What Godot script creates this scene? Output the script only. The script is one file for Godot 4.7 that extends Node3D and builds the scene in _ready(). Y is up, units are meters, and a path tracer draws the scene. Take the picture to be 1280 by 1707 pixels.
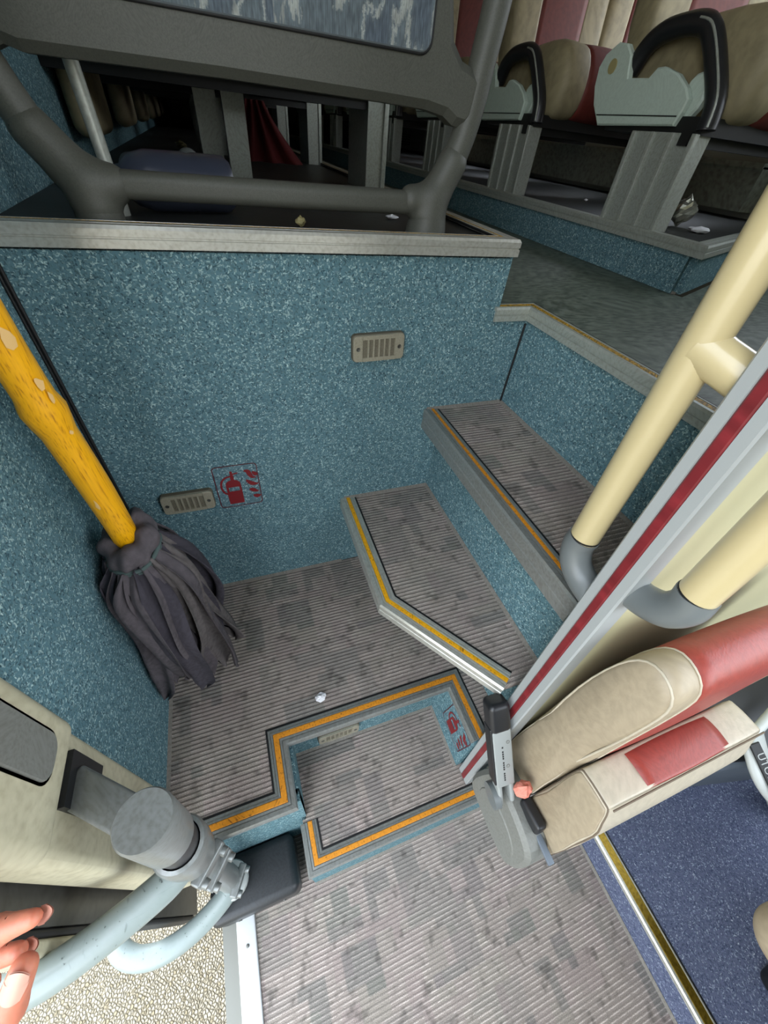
extends Node3D
# Entrance steps of a coach, seen from beside the guide seat: y up, metres.
# x runs across the bus from the door side, z runs forward, y = 0 on the middle landing.

const H0 := -0.42    # floor of the door well
const H1 := -0.20    # recessed step
const H2 := 0.0      # landing
const H3 := 0.238    # angled step
const H4 := 0.4575   # upper step
const H5 := 0.6575   # aisle
const H6 := 0.757    # seat platforms
const HP := -0.33    # driver's platform
const GROUND := -0.72

var mats := {}
var used := {}
var rng := RandomNumberGenerator.new()

func _ready() -> void:
	rng.seed = 4711
	# ---- camera
	var cam := Camera3D.new()
	cam.name = "camera"
	cam.position = Vector3(0.2516, 0.8748, 0.6621)
	cam.basis = Basis.from_euler(Vector3(-0.7755, -0.4226, 0.1199))
	cam.fov = 105.98
	cam.near = 0.02
	cam.far = 200.0
	add_child(cam)
	cam.make_current()
	# ---- sky and exposure: an overcast day outside
	var env := Environment.new()
	env.background_mode = Environment.BG_SKY
	var sky := Sky.new()
	var sm := ProceduralSkyMaterial.new()
	sm.sky_top_color = Color(0.86, 0.90, 0.95)
	sm.sky_horizon_color = Color(0.97, 0.97, 0.95)
	sm.ground_horizon_color = Color(0.80, 0.79, 0.76)
	sm.ground_bottom_color = Color(0.62, 0.60, 0.57)
	sm.sky_energy_multiplier = 1.0
	sky.sky_material = sm
	env.sky = sky
	env.background_energy_multiplier = 1.6
	env.tonemap_mode = Environment.TONE_MAPPER_LINEAR
	env.tonemap_exposure = 4.7
	env.sdfgi_enabled = true
	env.ssao_enabled = true
	env.ssil_enabled = true
	var we := WorldEnvironment.new()
	we.environment = env
	add_child(we)
	# ---- scene
	make_materials()
	build_shell()
	build_steps()
	build_trims()
	build_partition()
	build_door()
	build_platform()
	build_guide_seat()
	build_modesty_frame()
	build_passenger_seats()
	build_mop()
	build_step_lights()
	build_stickers()
	build_litter()
	build_hand()

# ------------------------------------------------------------------ naming
func numbered(called: String) -> String:
	if not used.has(called):
		used[called] = 0
		return called
	used[called] += 1
	return "%s_%03d" % [called, used[called]]

func tag(o: Node, label: String, category: String, group := "") -> void:
	o.set_meta("label", label)
	o.set_meta("category", category)
	if group != "":
		o.set_meta("group", group)

func thing(called: String, label: String, category: String, at := Vector3.ZERO, group := "") -> Node3D:
	var o := Node3D.new()
	o.name = numbered(called)
	add_child(o)
	o.position = at
	tag(o, label, category, group)
	return o

func obj(called: String, st: SurfaceTool, mat: Material, parent: Node = self) -> MeshInstance3D:
	st.generate_normals()
	var o := MeshInstance3D.new()
	o.mesh = st.commit()
	o.material_override = mat
	if parent == self:
		o.name = numbered(called)
	else:
		o.name = called
	parent.add_child(o, true)
	return o

func struct(called: String, st: SurfaceTool, mat: Material, label: String, category := "wall") -> MeshInstance3D:
	var o := obj(called, st, mat)
	o.set_meta("kind", "structure")
	tag(o, label, category)
	return o

# ------------------------------------------------------------------ mesh helpers
func tool() -> SurfaceTool:
	var st := SurfaceTool.new()
	st.begin(Mesh.PRIMITIVE_TRIANGLES)
	return st

func tri(st: SurfaceTool, a: Vector3, b: Vector3, c: Vector3, hint: Vector3, ua := Vector2.ZERO, ub := Vector2.ZERO, uc := Vector2.ZERO) -> void:
	if (a - c).cross(a - b).dot(hint) < 0.0:
		var t := b
		b = c
		c = t
		var u := ub
		ub = uc
		uc = u
	st.set_uv(ua)
	st.add_vertex(a)
	st.set_uv(ub)
	st.add_vertex(b)
	st.set_uv(uc)
	st.add_vertex(c)

func quad(st: SurfaceTool, a: Vector3, b: Vector3, c: Vector3, d: Vector3, hint: Vector3, ua := Vector2.ZERO, ub := Vector2.ZERO, uc := Vector2.ZERO, ud := Vector2.ZERO) -> void:
	tri(st, a, b, c, hint, ua, ub, uc)
	tri(st, a, c, d, hint, ua, uc, ud)

# box from corner to corner, plain edges; used for structure
func bx(st: SurfaceTool, lo: Vector3, hi: Vector3, xf := Transform3D.IDENTITY) -> void:
	st.set_smooth_group(-1)
	for ax in 3:
		for s in 2:
			var p: Array[Vector3] = []
			for k in [[0, 0], [1, 0], [1, 1], [0, 1]]:
				var v := Vector3.ZERO
				v[ax] = hi[ax] if s == 1 else lo[ax]
				v[(ax + 1) % 3] = hi[(ax + 1) % 3] if k[0] == 1 else lo[(ax + 1) % 3]
				v[(ax + 2) % 3] = hi[(ax + 2) % 3] if k[1] == 1 else lo[(ax + 2) % 3]
				p.append(xf * v)
			var n := Vector3.ZERO
			n[ax] = 1.0 if s == 1 else -1.0
			quad(st, p[0], p[1], p[2], p[3], xf.basis * n)

# rounded box round the local origin
func rbox(st: SurfaceTool, size: Vector3, r: float, xf := Transform3D.IDENTITY, seg := 3, mid := 1) -> void:
	var h := size * 0.5
	r = minf(r, minf(h.x, minf(h.y, h.z)) * 0.999)
	var inner := h - Vector3(r, r, r)
	st.set_smooth_group(0)
	for ax in 3:
		var bxs := (ax + 1) % 3
		var cxs := (ax + 2) % 3
		var gu := _axis_grid(inner[bxs], r, seg, mid)
		var gv := _axis_grid(inner[cxs], r, seg, mid)
		for s in [-1.0, 1.0]:
			var pts := []
			for u in gu:
				var row := []
				for v in gv:
					var p := Vector3.ZERO
					p[ax] = s * h[ax]
					p[bxs] = u
					p[cxs] = v
					var q := Vector3(clampf(p.x, -inner.x, inner.x), clampf(p.y, -inner.y, inner.y), clampf(p.z, -inner.z, inner.z))
					p = q + (p - q).normalized() * r
					row.append(xf * p)
				pts.append(row)
			var n := Vector3.ZERO
			n[ax] = s
			n = xf.basis * n
			for i in gu.size() - 1:
				for j in gv.size() - 1:
					quad(st, pts[i][j], pts[i + 1][j], pts[i + 1][j + 1], pts[i][j + 1], n)

func _axis_grid(inner: float, r: float, seg: int, mid: int) -> Array:
	var g := []
	for k in seg:
		g.append(-inner - r * tan(PI / 4 * (1.0 - float(k) / seg)))
	for k in mid + 1:
		g.append(-inner + 2.0 * inner * k / mid)
	for k in seg:
		g.append(inner + r * tan(PI / 4 * float(k + 1) / seg))
	return g

# tube along points, one radius or one for each point
func tube(st: SurfaceTool, pts: Array, radii, seg := 14, caps := true, squash := 1.0, squash_dir := Vector3.ZERO) -> void:
	var n := pts.size()
	var rings := []
	var t0: Vector3 = (pts[1] - pts[0]).normalized()
	var side := t0.cross(Vector3.UP)
	if side.length() < 0.1:
		side = t0.cross(Vector3.RIGHT)
	side = side.normalized()
	for i in n:
		var a: Vector3 = pts[maxi(i - 1, 0)]
		var b: Vector3 = pts[mini(i + 1, n - 1)]
		var t := (b - a).normalized()
		side = (side - t * side.dot(t)).normalized()
		var up := t.cross(side)
		var r: float = radii[i] if radii is Array else radii
		var ring := []
		for k in seg:
			var an := TAU * k / seg
			var off := (side * cos(an) + up * sin(an)) * r
			if squash != 1.0:
				off -= squash_dir * off.dot(squash_dir) * (1.0 - squash)
			ring.append(pts[i] + off)
		rings.append(ring)
	st.set_smooth_group(0)
	for i in n - 1:
		for k in seg:
			var k2 := (k + 1) % seg
			var hint: Vector3 = rings[i][k] + rings[i][k2] - pts[i] * 2.0
			quad(st, rings[i][k], rings[i + 1][k], rings[i + 1][k2], rings[i][k2], hint, Vector2(float(k) / seg, float(i) / n), Vector2(float(k) / seg, float(i + 1) / n), Vector2(float(k + 1) / seg, float(i + 1) / n), Vector2(float(k + 1) / seg, float(i) / n))
	if caps:
		st.set_smooth_group(-1)
		for e in 2:
			var i: int = 0 if e == 0 else n - 1
			var d: Vector3 = (pts[0] - pts[1]) if e == 0 else (pts[n - 1] - pts[n - 2])
			for k in seg:
				tri(st, pts[i], rings[i][k], rings[i][(k + 1) % seg], d)

func spline(pts: Array, per := 6) -> Array:
	var out := []
	for i in pts.size() - 1:
		var p0: Vector3 = pts[maxi(i - 1, 0)]
		var p1: Vector3 = pts[i]
		var p2: Vector3 = pts[i + 1]
		var p3: Vector3 = pts[mini(i + 2, pts.size() - 1)]
		for k in per:
			out.append(p1.cubic_interpolate(p2, p0, p3, float(k) / per))
	out.append(pts[pts.size() - 1])
	return out

# surface of revolution round the local y axis; profile is [radius, y] pairs from bottom to top
func lathe(st: SurfaceTool, profile: Array, seg := 24, xf := Transform3D.IDENTITY) -> void:
	var g := 0
	for i in profile.size() - 1:
		var a := Vector2(profile[i][0], profile[i][1])
		var b := Vector2(profile[i + 1][0], profile[i + 1][1])
		if i > 0:
			var z := Vector2(profile[i - 1][0], profile[i - 1][1])
			if absf((a - z).angle_to(b - a)) > 0.7:
				g += 1
		st.set_smooth_group(g)
		var d := b - a
		for k in seg:
			var a0 := TAU * k / seg
			var a1 := TAU * (k + 1) / seg
			var c0 := Vector3(cos(a0), 0, sin(a0))
			var c1 := Vector3(cos(a1), 0, sin(a1))
			var hint := xf.basis * ((c0 + c1) * d.y + Vector3(0, -2.0 * d.x, 0))
			quad(st, xf * (c0 * a.x + Vector3(0, a.y, 0)), xf * (c0 * b.x + Vector3(0, b.y, 0)), xf * (c1 * b.x + Vector3(0, b.y, 0)), xf * (c1 * a.x + Vector3(0, a.y, 0)), hint)

# flat polygon (x, y) pulled along local z from 0 to depth, with a bevel round the far face
func extrude(st: SurfaceTool, poly_in: PackedVector2Array, depth: float, xf := Transform3D.IDENTITY, bevel := 0.0, uvs := 0.0) -> void:
	var poly := poly_in
	if Geometry2D.is_polygon_clockwise(poly):
		poly = poly_in.duplicate()
		poly.reverse()
	var n := poly.size()
	var front := PackedVector2Array()
	for i in n:
		var d0 := (poly[i] - poly[(i + n - 1) % n]).normalized()
		var d1 := (poly[(i + 1) % n] - poly[i]).normalized()
		var n0 := Vector2(d0.y, -d0.x)
		var n1 := Vector2(d1.y, -d1.x)
		var m := (n0 + n1)
		m = m / maxf(0.3, 1.0 + n0.dot(n1))
		front.append(poly[i] - m * bevel)
	st.set_smooth_group(-1)
	var ix := Geometry2D.triangulate_polygon(poly)
	for k in range(0, ix.size(), 3):
		var a := poly[ix[k]]
		var b := poly[ix[k + 1]]
		var c := poly[ix[k + 2]]
		tri(st, xf * Vector3(a.x, a.y, 0), xf * Vector3(b.x, b.y, 0), xf * Vector3(c.x, c.y, 0), xf.basis * Vector3(0, 0, -1), a * uvs, b * uvs, c * uvs)
		a = front[ix[k]]
		b = front[ix[k + 1]]
		c = front[ix[k + 2]]
		tri(st, xf * Vector3(a.x, a.y, depth), xf * Vector3(b.x, b.y, depth), xf * Vector3(c.x, c.y, depth), xf.basis * Vector3(0, 0, 1), a * uvs, b * uvs, c * uvs)
	for i in n:
		var j := (i + 1) % n
		var d := poly[j] - poly[i]
		var nn := Vector3(d.y, -d.x, 0)
		quad(st, xf * Vector3(poly[i].x, poly[i].y, 0), xf * Vector3(poly[j].x, poly[j].y, 0), xf * Vector3(poly[j].x, poly[j].y, depth - bevel), xf * Vector3(poly[i].x, poly[i].y, depth - bevel), xf.basis * nn)
		if bevel > 0.0:
			quad(st, xf * Vector3(poly[i].x, poly[i].y, depth - bevel), xf * Vector3(poly[j].x, poly[j].y, depth - bevel), xf * Vector3(front[j].x, front[j].y, depth), xf * Vector3(front[i].x, front[i].y, depth), xf.basis * (nn.normalized() + Vector3(0, 0, 1)))

func rounded_rect(x0: float, y0: float, x1: float, y1: float, r: float, seg := 5) -> PackedVector2Array:
	var out := PackedVector2Array()
	for c in [[x1 - r, y0 + r, -PI / 2], [x1 - r, y1 - r, 0.0], [x0 + r, y1 - r, PI / 2], [x0 + r, y0 + r, PI]]:
		for k in seg + 1:
			var an: float = c[2] + PI / 2 * k / seg
			out.append(Vector2(c[0] + r * cos(an), c[1] + r * sin(an)))
	return out

# closed outline smoothed by a spline
func smooth_poly(pts: Array, per := 4) -> PackedVector2Array:
	var out := PackedVector2Array()
	var n := pts.size()
	for i in n:
		for k in per:
			out.append(pts[i].cubic_interpolate(pts[(i + 1) % n], pts[(i + n - 1) % n], pts[(i + 2) % n], float(k) / per))
	return out

# horizontal slab with the outline in (x, z), uv in metres
func slab(st: SurfaceTool, outline: Array, top: float, thick: float, uvs := 1.0) -> void:
	var poly := PackedVector2Array(outline)
	st.set_smooth_group(-1)
	var ix := Geometry2D.triangulate_polygon(poly)
	for k in range(0, ix.size(), 3):
		var a := poly[ix[k]]
		var b := poly[ix[k + 1]]
		var c := poly[ix[k + 2]]
		tri(st, Vector3(a.x, top, a.y), Vector3(b.x, top, b.y), Vector3(c.x, top, c.y), Vector3.UP, a * uvs, b * uvs, c * uvs)
		tri(st, Vector3(a.x, top - thick, a.y), Vector3(b.x, top - thick, b.y), Vector3(c.x, top - thick, c.y), Vector3.DOWN, a * uvs, b * uvs, c * uvs)
	var n := poly.size()
	var cw := Geometry2D.is_polygon_clockwise(poly)
	for i in n:
		var a := poly[i]
		var b := poly[(i + 1) % n]
		var d := b - a
		var nn := Vector3(d.y, 0, -d.x) * (-1.0 if cw else 1.0)
		quad(st, Vector3(a.x, top, a.y), Vector3(b.x, top, b.y), Vector3(b.x, top - thick, b.y), Vector3(a.x, top - thick, a.y), nn, a * uvs, b * uvs, b * uvs, a * uvs)

# section (inward, up) swept along a horizontal path of outer-edge points with mitred corners
func sweep(st: SurfaceTool, path: Array, section: Array, side: float) -> void:
	var n := path.size()
	var m := section.size()
	var rings := []
	for i in n:
		var inw := Vector3.ZERO
		var d0: Vector3 = (path[i] - path[maxi(i - 1, 0)]).normalized()
		var d1: Vector3 = (path[mini(i + 1, n - 1)] - path[i]).normalized()
		if i == 0:
			d0 = d1
		if i == n - 1:
			d1 = d0
		var n0 := Vector3(-d0.z, 0, d0.x) * side
		var n1 := Vector3(-d1.z, 0, d1.x) * side
		inw = (n0 + n1) / (1.0 + n0.dot(n1))
		var ring := []
		for s in section:
			ring.append(path[i] + inw * s[0] + Vector3(0, s[1], 0))
		rings.append(ring)
	st.set_smooth_group(-1)
	var area := 0.0
	for k in m:
		area += section[k][0] * section[(k + 1) % m][1] - section[(k + 1) % m][0] * section[k][1]
	for i in n - 1:
		var d: Vector3 = (path[i + 1] - path[i]).normalized()
		var nin := Vector3(-d.z, 0, d.x) * side
		for k in m:
			var k2 := (k + 1) % m
			var e := Vector2(section[k2][0] - section[k][0], section[k2][1] - section[k][1])
			var o := Vector2(e.y, -e.x) * signf(area)
			quad(st, rings[i][k], rings[i + 1][k], rings[i + 1][k2], rings[i][k2], nin * o.x + Vector3(0, o.y, 0))
	var flat := PackedVector2Array()
	for s in section:
		flat.append(Vector2(s[0], s[1]))
	var ix := Geometry2D.triangulate_polygon(flat)
	for e in 2:
		var i: int = 0 if e == 0 else n - 1
		var d: Vector3 = (path[0] - path[1]) if e == 0 else (path[n - 1] - path[n - 2])
		for k in range(0, ix.size(), 3):
			tri(st, rings[i][ix[k]], rings[i][ix[k + 1]], rings[i][ix[k + 2]], d)

func along(a: Vector3, b: Vector3) -> Transform3D:
	# local y runs from a to b, origin at a
	var y := (b - a).normalized()
	var x := y.cross(Vector3(0.31, 0.2, 0.93)).normalized()
	return Transform3D(Basis(x, y, x.cross(y)), a)

# ------------------------------------------------------------------ materials
func mat(called: String, c: Color, rough := 0.6, metal := 0.0) -> StandardMaterial3D:
	var m := StandardMaterial3D.new()
	m.albedo_color = c
	m.roughness = rough
	m.metallic = metal
	m.resource_name = called
	mats[called] = m
	return m

func noise_tex(seed_: int, freq: float, ramp: Array, size := 256, type := FastNoiseLite.TYPE_SIMPLEX_SMOOTH, stretch := Vector2.ONE, octaves := 4) -> ImageTexture:
	# seamless noise through a colour ramp; ramp is [offset, colour] pairs
	var nz := FastNoiseLite.new()
	nz.seed = seed_
	nz.noise_type = type
	nz.frequency = freq
	nz.fractal_octaves = octaves
	var g := Gradient.new()
	var offs := PackedFloat32Array()
	var cols := PackedColorArray()
	for r in ramp:
		offs.append(r[0])
		cols.append(r[1])
	g.offsets = offs
	g.colors = cols
	var im := Image.create(size, size, false, Image.FORMAT_RGB8)
	var R := size / TAU
	for y in size:
		var ay := TAU * y / size
		for x in size:
			var ax := TAU * x / size
			# torus in four dimensions folded to three: seamless enough along both axes
			var v := nz.get_noise_3d((cos(ax) * R + sin(ay) * R * 0.73) * stretch.x, (sin(ax) * R) * stretch.x + cos(ay) * R * 0.31 * stretch.y, (cos(ay) * R) * stretch.y)
			im.set_pixel(x, y, g.sample(clampf(v * 0.75 + 0.5, 0, 1)))
	im.generate_mipmaps()
	return ImageTexture.create_from_image(im)

func tri_map(m: StandardMaterial3D, scale: float) -> void:
	m.uv1_triplanar = true
	m.uv1_world_triplanar = true
	m.uv1_scale = Vector3(scale, scale, scale)

func add_relief(m: StandardMaterial3D, t: Texture2D, cm: float) -> void:
	m.heightmap_enabled = true
	m.heightmap_texture = t
	m.heightmap_scale = cm

# needle-felt carpet: short fibres of several tones laid over each other
func carpet(called: String, seed_: int, tones: Array, weights: Array, mossy: Color) -> void:
	var s := 1024
	var r := RandomNumberGenerator.new()
	r.seed = seed_
	var im := Image.create(s, s, false, Image.FORMAT_RGB8)
	var hm := Image.create(s, s, false, Image.FORMAT_L8)
	im.fill(tones[0])
	hm.fill(Color(0.4, 0.4, 0.4))
	for k in 42000:
		var pick := r.randf()
		var c: Color = tones[0]
		for i in tones.size():
			pick -= weights[i]
			if pick <= 0.0:
				c = tones[i].lerp(tones[(i + 1) % tones.size()], r.randf() * 0.7)
				break
		c = c.lerp(mossy, r.randf() * 0.35)
		var px := r.randf() * s
		var py := r.randf() * s
		var an := r.randf() * PI
		var ln := r.randf_range(3.0, 9.0)
		var wd := r.randf_range(1.5, 4.4)
		var hh := r.randf_range(0.2, 0.9)
		var dx := cos(an)
		var dy := sin(an)
		var n := int(ln)
		for t in n:
			var cx := px + dx * t + sin(t * 0.6) * 0.8
			var cy := py + dy * t
			im.fill_rect(Rect2i(int(cx) % s, int(cy) % s, int(wd), int(wd)), c)
			hm.fill_rect(Rect2i(int(cx) % s, int(cy) % s, int(wd), int(wd)), Color(hh, hh, hh))
	im.generate_mipmaps()
	hm.generate_mipmaps()
	var m := mat(called, Color.WHITE, 0.95)
	m.albedo_texture = ImageTexture.create_from_image(im)
	add_relief(m, ImageTexture.create_from_image(hm), 0.12)
	m.metallic_specular = 0.15
	tri_map(m, 2.1)

# ribbed entrance matting: light ridges 8 mm apart, blocks of brown and grey dye, trodden-in dirt
func ribbed() -> void:
	var s := 1280            # 0.64 m
	var r := RandomNumberGenerator.new()
	r.seed = 99
	var nz := FastNoiseLite.new()
	nz.seed = 5
	nz.frequency = 0.011
	nz.fractal_octaves = 3
	var n2 := FastNoiseLite.new()
	n2.seed = 8
	n2.frequency = 0.35
	n2.fractal_octaves = 2
	# block pattern: overlapping rectangles on a 2 cm grid
	var cells := 32
	var blk := []
	for i in cells * cells:
		blk.append(0.0)
	for k in 120:
		var w := r.randi_range(2, 4)
		var h := r.randi_range(1, 4)
		var x0 := r.randi_range(0, cells - 1)
		var y0 := r.randi_range(0, cells - 1)
		var v: float = [0.0, 0.35, 0.6, 0.0, 0.5, 0.2][r.randi_range(0, 5)]
		for j in h:
			for i in w:
				blk[((y0 + j) % cells) * cells + (x0 + i) % cells] = v
	# a second set of blocks where the ridges are worn flat or stand out, and a faint change of hue
	var vis := []
	var hue := []
	for i in cells * cells:
		vis.append(0.8)
		hue.append(0.0)
	for k in 150:
		var w := r.randi_range(1, 4)
		var h := r.randi_range(1, 3)
		var x0 := r.randi_range(0, cells - 1)
		var y0 := r.randi_range(0, cells - 1)
		var v: float = [1.0, 0.9, 0.55, 0.35, 0.75][r.randi_range(0, 4)]
		var t: float = r.randf_range(-1.0, 1.0)
		for j in h:
			for i in w:
				vis[((y0 + j) % cells) * cells + (x0 + i) % cells] = v
				hue[((y0 + j) % cells) * cells + (x0 + i) % cells] = t
	var col := PackedByteArray()
	col.resize(s * s * 3)
	var hgt := PackedByteArray()
	hgt.resize(s * s)
	var pitch := float(s) / 80.0
	var brown := Vector3(0.54, 0.50, 0.47)
	var grey := Vector3(0.39, 0.39, 0.375)
	var ridge := Vector3(0.84, 0.79, 0.75)
	for y in s:
		for x in s:
			var fine := n2.get_noise_2d(x, y)
			var b: float = blk[((y + int(fine * 9.0) + s) % s * cells / s) * cells + (x + int(fine * 9.0) + s) % s * cells / s]
			var wob := nz.get_noise_2d(x * 3.0, y * 3.0) * 0.9
			var ph := fposmod((y + wob + fine * 1.2) / pitch, 1.0)
			var rg := clampf(1.0 - absf(ph - 0.5) * 5.2, 0.0, 1.0)
			var c := brown.lerp(grey, b * 0.85)
			var wear := clampf(0.85 + nz.get_noise_2d(x * 1.7 + 400, y * 1.7) * 1.0 + fine * 0.7, 0.05, 1.0)
			var cell_i := (y * cells / s) * cells + x * cells / s
			c += Vector3(-0.005, 0.005, -0.003) * hue[cell_i]
			c = c.lerp(ridge, rg * wear * (1.0 - 0.6 * b) * vis[cell_i])
			c *= 1.0 + fine * 0.38
			var dirt := clampf((nz.get_noise_2d(x + 900, y + 77) - 0.30) * 2.6 + fine * 0.4, 0.0, 1.0)
			c = c.lerp(Vector3(0.24, 0.225, 0.21), dirt * 0.4)
			var i := y * s + x
			col[i * 3] = int(clampf(c.x, 0, 1) * 255)
			col[i * 3 + 1] = int(clampf(c.y, 0, 1) * 255)
			col[i * 3 + 2] = int(clampf(c.z, 0, 1) * 255)
			hgt[i] = int(clampf(0.25 + 0.6 * sin(ph * PI) + fine * 0.15, 0, 1) * 255)
	var im := Image.create_from_data(s, s, false, Image.FORMAT_RGB8, col)
	im.generate_mipmaps()
	var hm := Image.create_from_data(s, s, false, Image.FORMAT_L8, hgt)
	hm.generate_mipmaps()
	var m := mat("ribbed", Color.WHITE, 0.85)
	m.albedo_texture = ImageTexture.create_from_image(im)
	m.metallic_specular = 0.25
	add_relief(m, ImageTexture.create_from_image(hm), 0.2)
	m.uv1_scale = Vector3(1.0 / 0.64, 1.0 / 0.64, 1.0)

# exposed-aggregate paving outside: packed pale pebbles
func pebbles() -> void:
	var s := 1024            # 0.6 m
	var nz := FastNoiseLite.new()
	nz.noise_type = FastNoiseLite.TYPE_CELLULAR
	nz.cellular_return_type = FastNoiseLite.RETURN_DISTANCE2_SUB
	nz.frequency = 0.085
	nz.fractal_type = FastNoiseLite.FRACTAL_NONE
	var nv := FastNoiseLite.new()
	nv.noise_type = FastNoiseLite.TYPE_CELLULAR
	nv.cellular_return_type = FastNoiseLite.RETURN_CELL_VALUE
	nv.frequency = 0.085
	nv.fractal_type = FastNoiseLite.FRACTAL_NONE
	var im := Image.create(s, s, false, Image.FORMAT_RGB8)
	var hm := Image.create(s, s, false, Image.FORMAT_L8)
	for y in s:
		for x in s:
			var d := clampf((nz.get_noise_2d(x, y) + 1.0) * 2.2, 0.0, 1.0)
			var v := nv.get_noise_2d(x, y)
			var c := Color(0.74, 0.70, 0.61).lerp(Color(0.63, 0.58, 0.48), clampf(v * 0.5 + 0.4, 0, 1))
			if v > 0.75:
				c = Color(0.60, 0.55, 0.44)
			c = Color(0.44, 0.40, 0.32).lerp(c, smoothstep(0.0, 0.40, d))
			im.set_pixel(x, y, c)
			var h := smoothstep(0.0, 0.9, d)
			hm.set_pixel(x, y, Color(h, h, h))
	im.generate_mipmaps()
	hm.generate_mipmaps()
	var m := mat("pebbles", Color.WHITE, 0.8)
	m.albedo_texture = ImageTexture.create_from_image(im)
	add_relief(m, ImageTexture.create_from_image(hm), 0.7)
	tri_map(m, 1.0 / 0.6)

# woven seat-back fabric: grey ground with pale flame-like blotches
func moquette() -> void:
	var s := 512
	var nz := FastNoiseLite.new()
	nz.seed = 21
	nz.frequency = 0.013
	nz.fractal_octaves = 2
	nz.domain_warp_enabled = true
	nz.domain_warp_amplitude = 30.0
	nz.domain_warp_frequency = 0.02
	var nf := FastNoiseLite.new()
	nf.seed = 4
	nf.frequency = 0.12
	nf.fractal_octaves = 3
	var im := Image.create(s, s, false, Image.FORMAT_RGB8)
	for y in s:
		for x in s:
			var v := nz.get_noise_2d(x, y * 0.55)
			var f := nf.get_noise_2d(x * 1.6, y * 0.35)
			var band := 1.0 - clampf(absf(v - 0.02) * 5.0 + f * 0.9, 0.0, 1.0)
			var c := Color(0.36, 0.40, 0.42).lerp(Color(0.62, 0.64, 0.62), smoothstep(0.15, 0.75, band))
			c = c.lerp(Color(0.30, 0.34, 0.39), clampf(-v * 1.6, 0, 0.6))
			c = c * (1.0 + f * 0.25)
			if x % 3 == 0:
				c = c * 0.93
			c.a = 1.0
			im.set_pixel(x, y, c)
	im.generate_mipmaps()
	var m := mat("moquette", Color.WHITE, 0.95)
	m.albedo_texture = ImageTexture.create_from_image(im)
	m.uv1_scale = Vector3(2.2, 2.2, 1.0)

func speckle(m: StandardMaterial3D, seed_: int, lo: float, hi: float, scale: float, freq := 0.09, stretch := Vector2.ONE) -> void:
	m.albedo_texture = noise_tex(seed_, freq, [[0.0, Color(lo, lo, lo)], [1.0, Color(hi, hi, hi)]], 256, FastNoiseLite.TYPE_SIMPLEX_SMOOTH, stretch)
	tri_map(m, scale)

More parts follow.
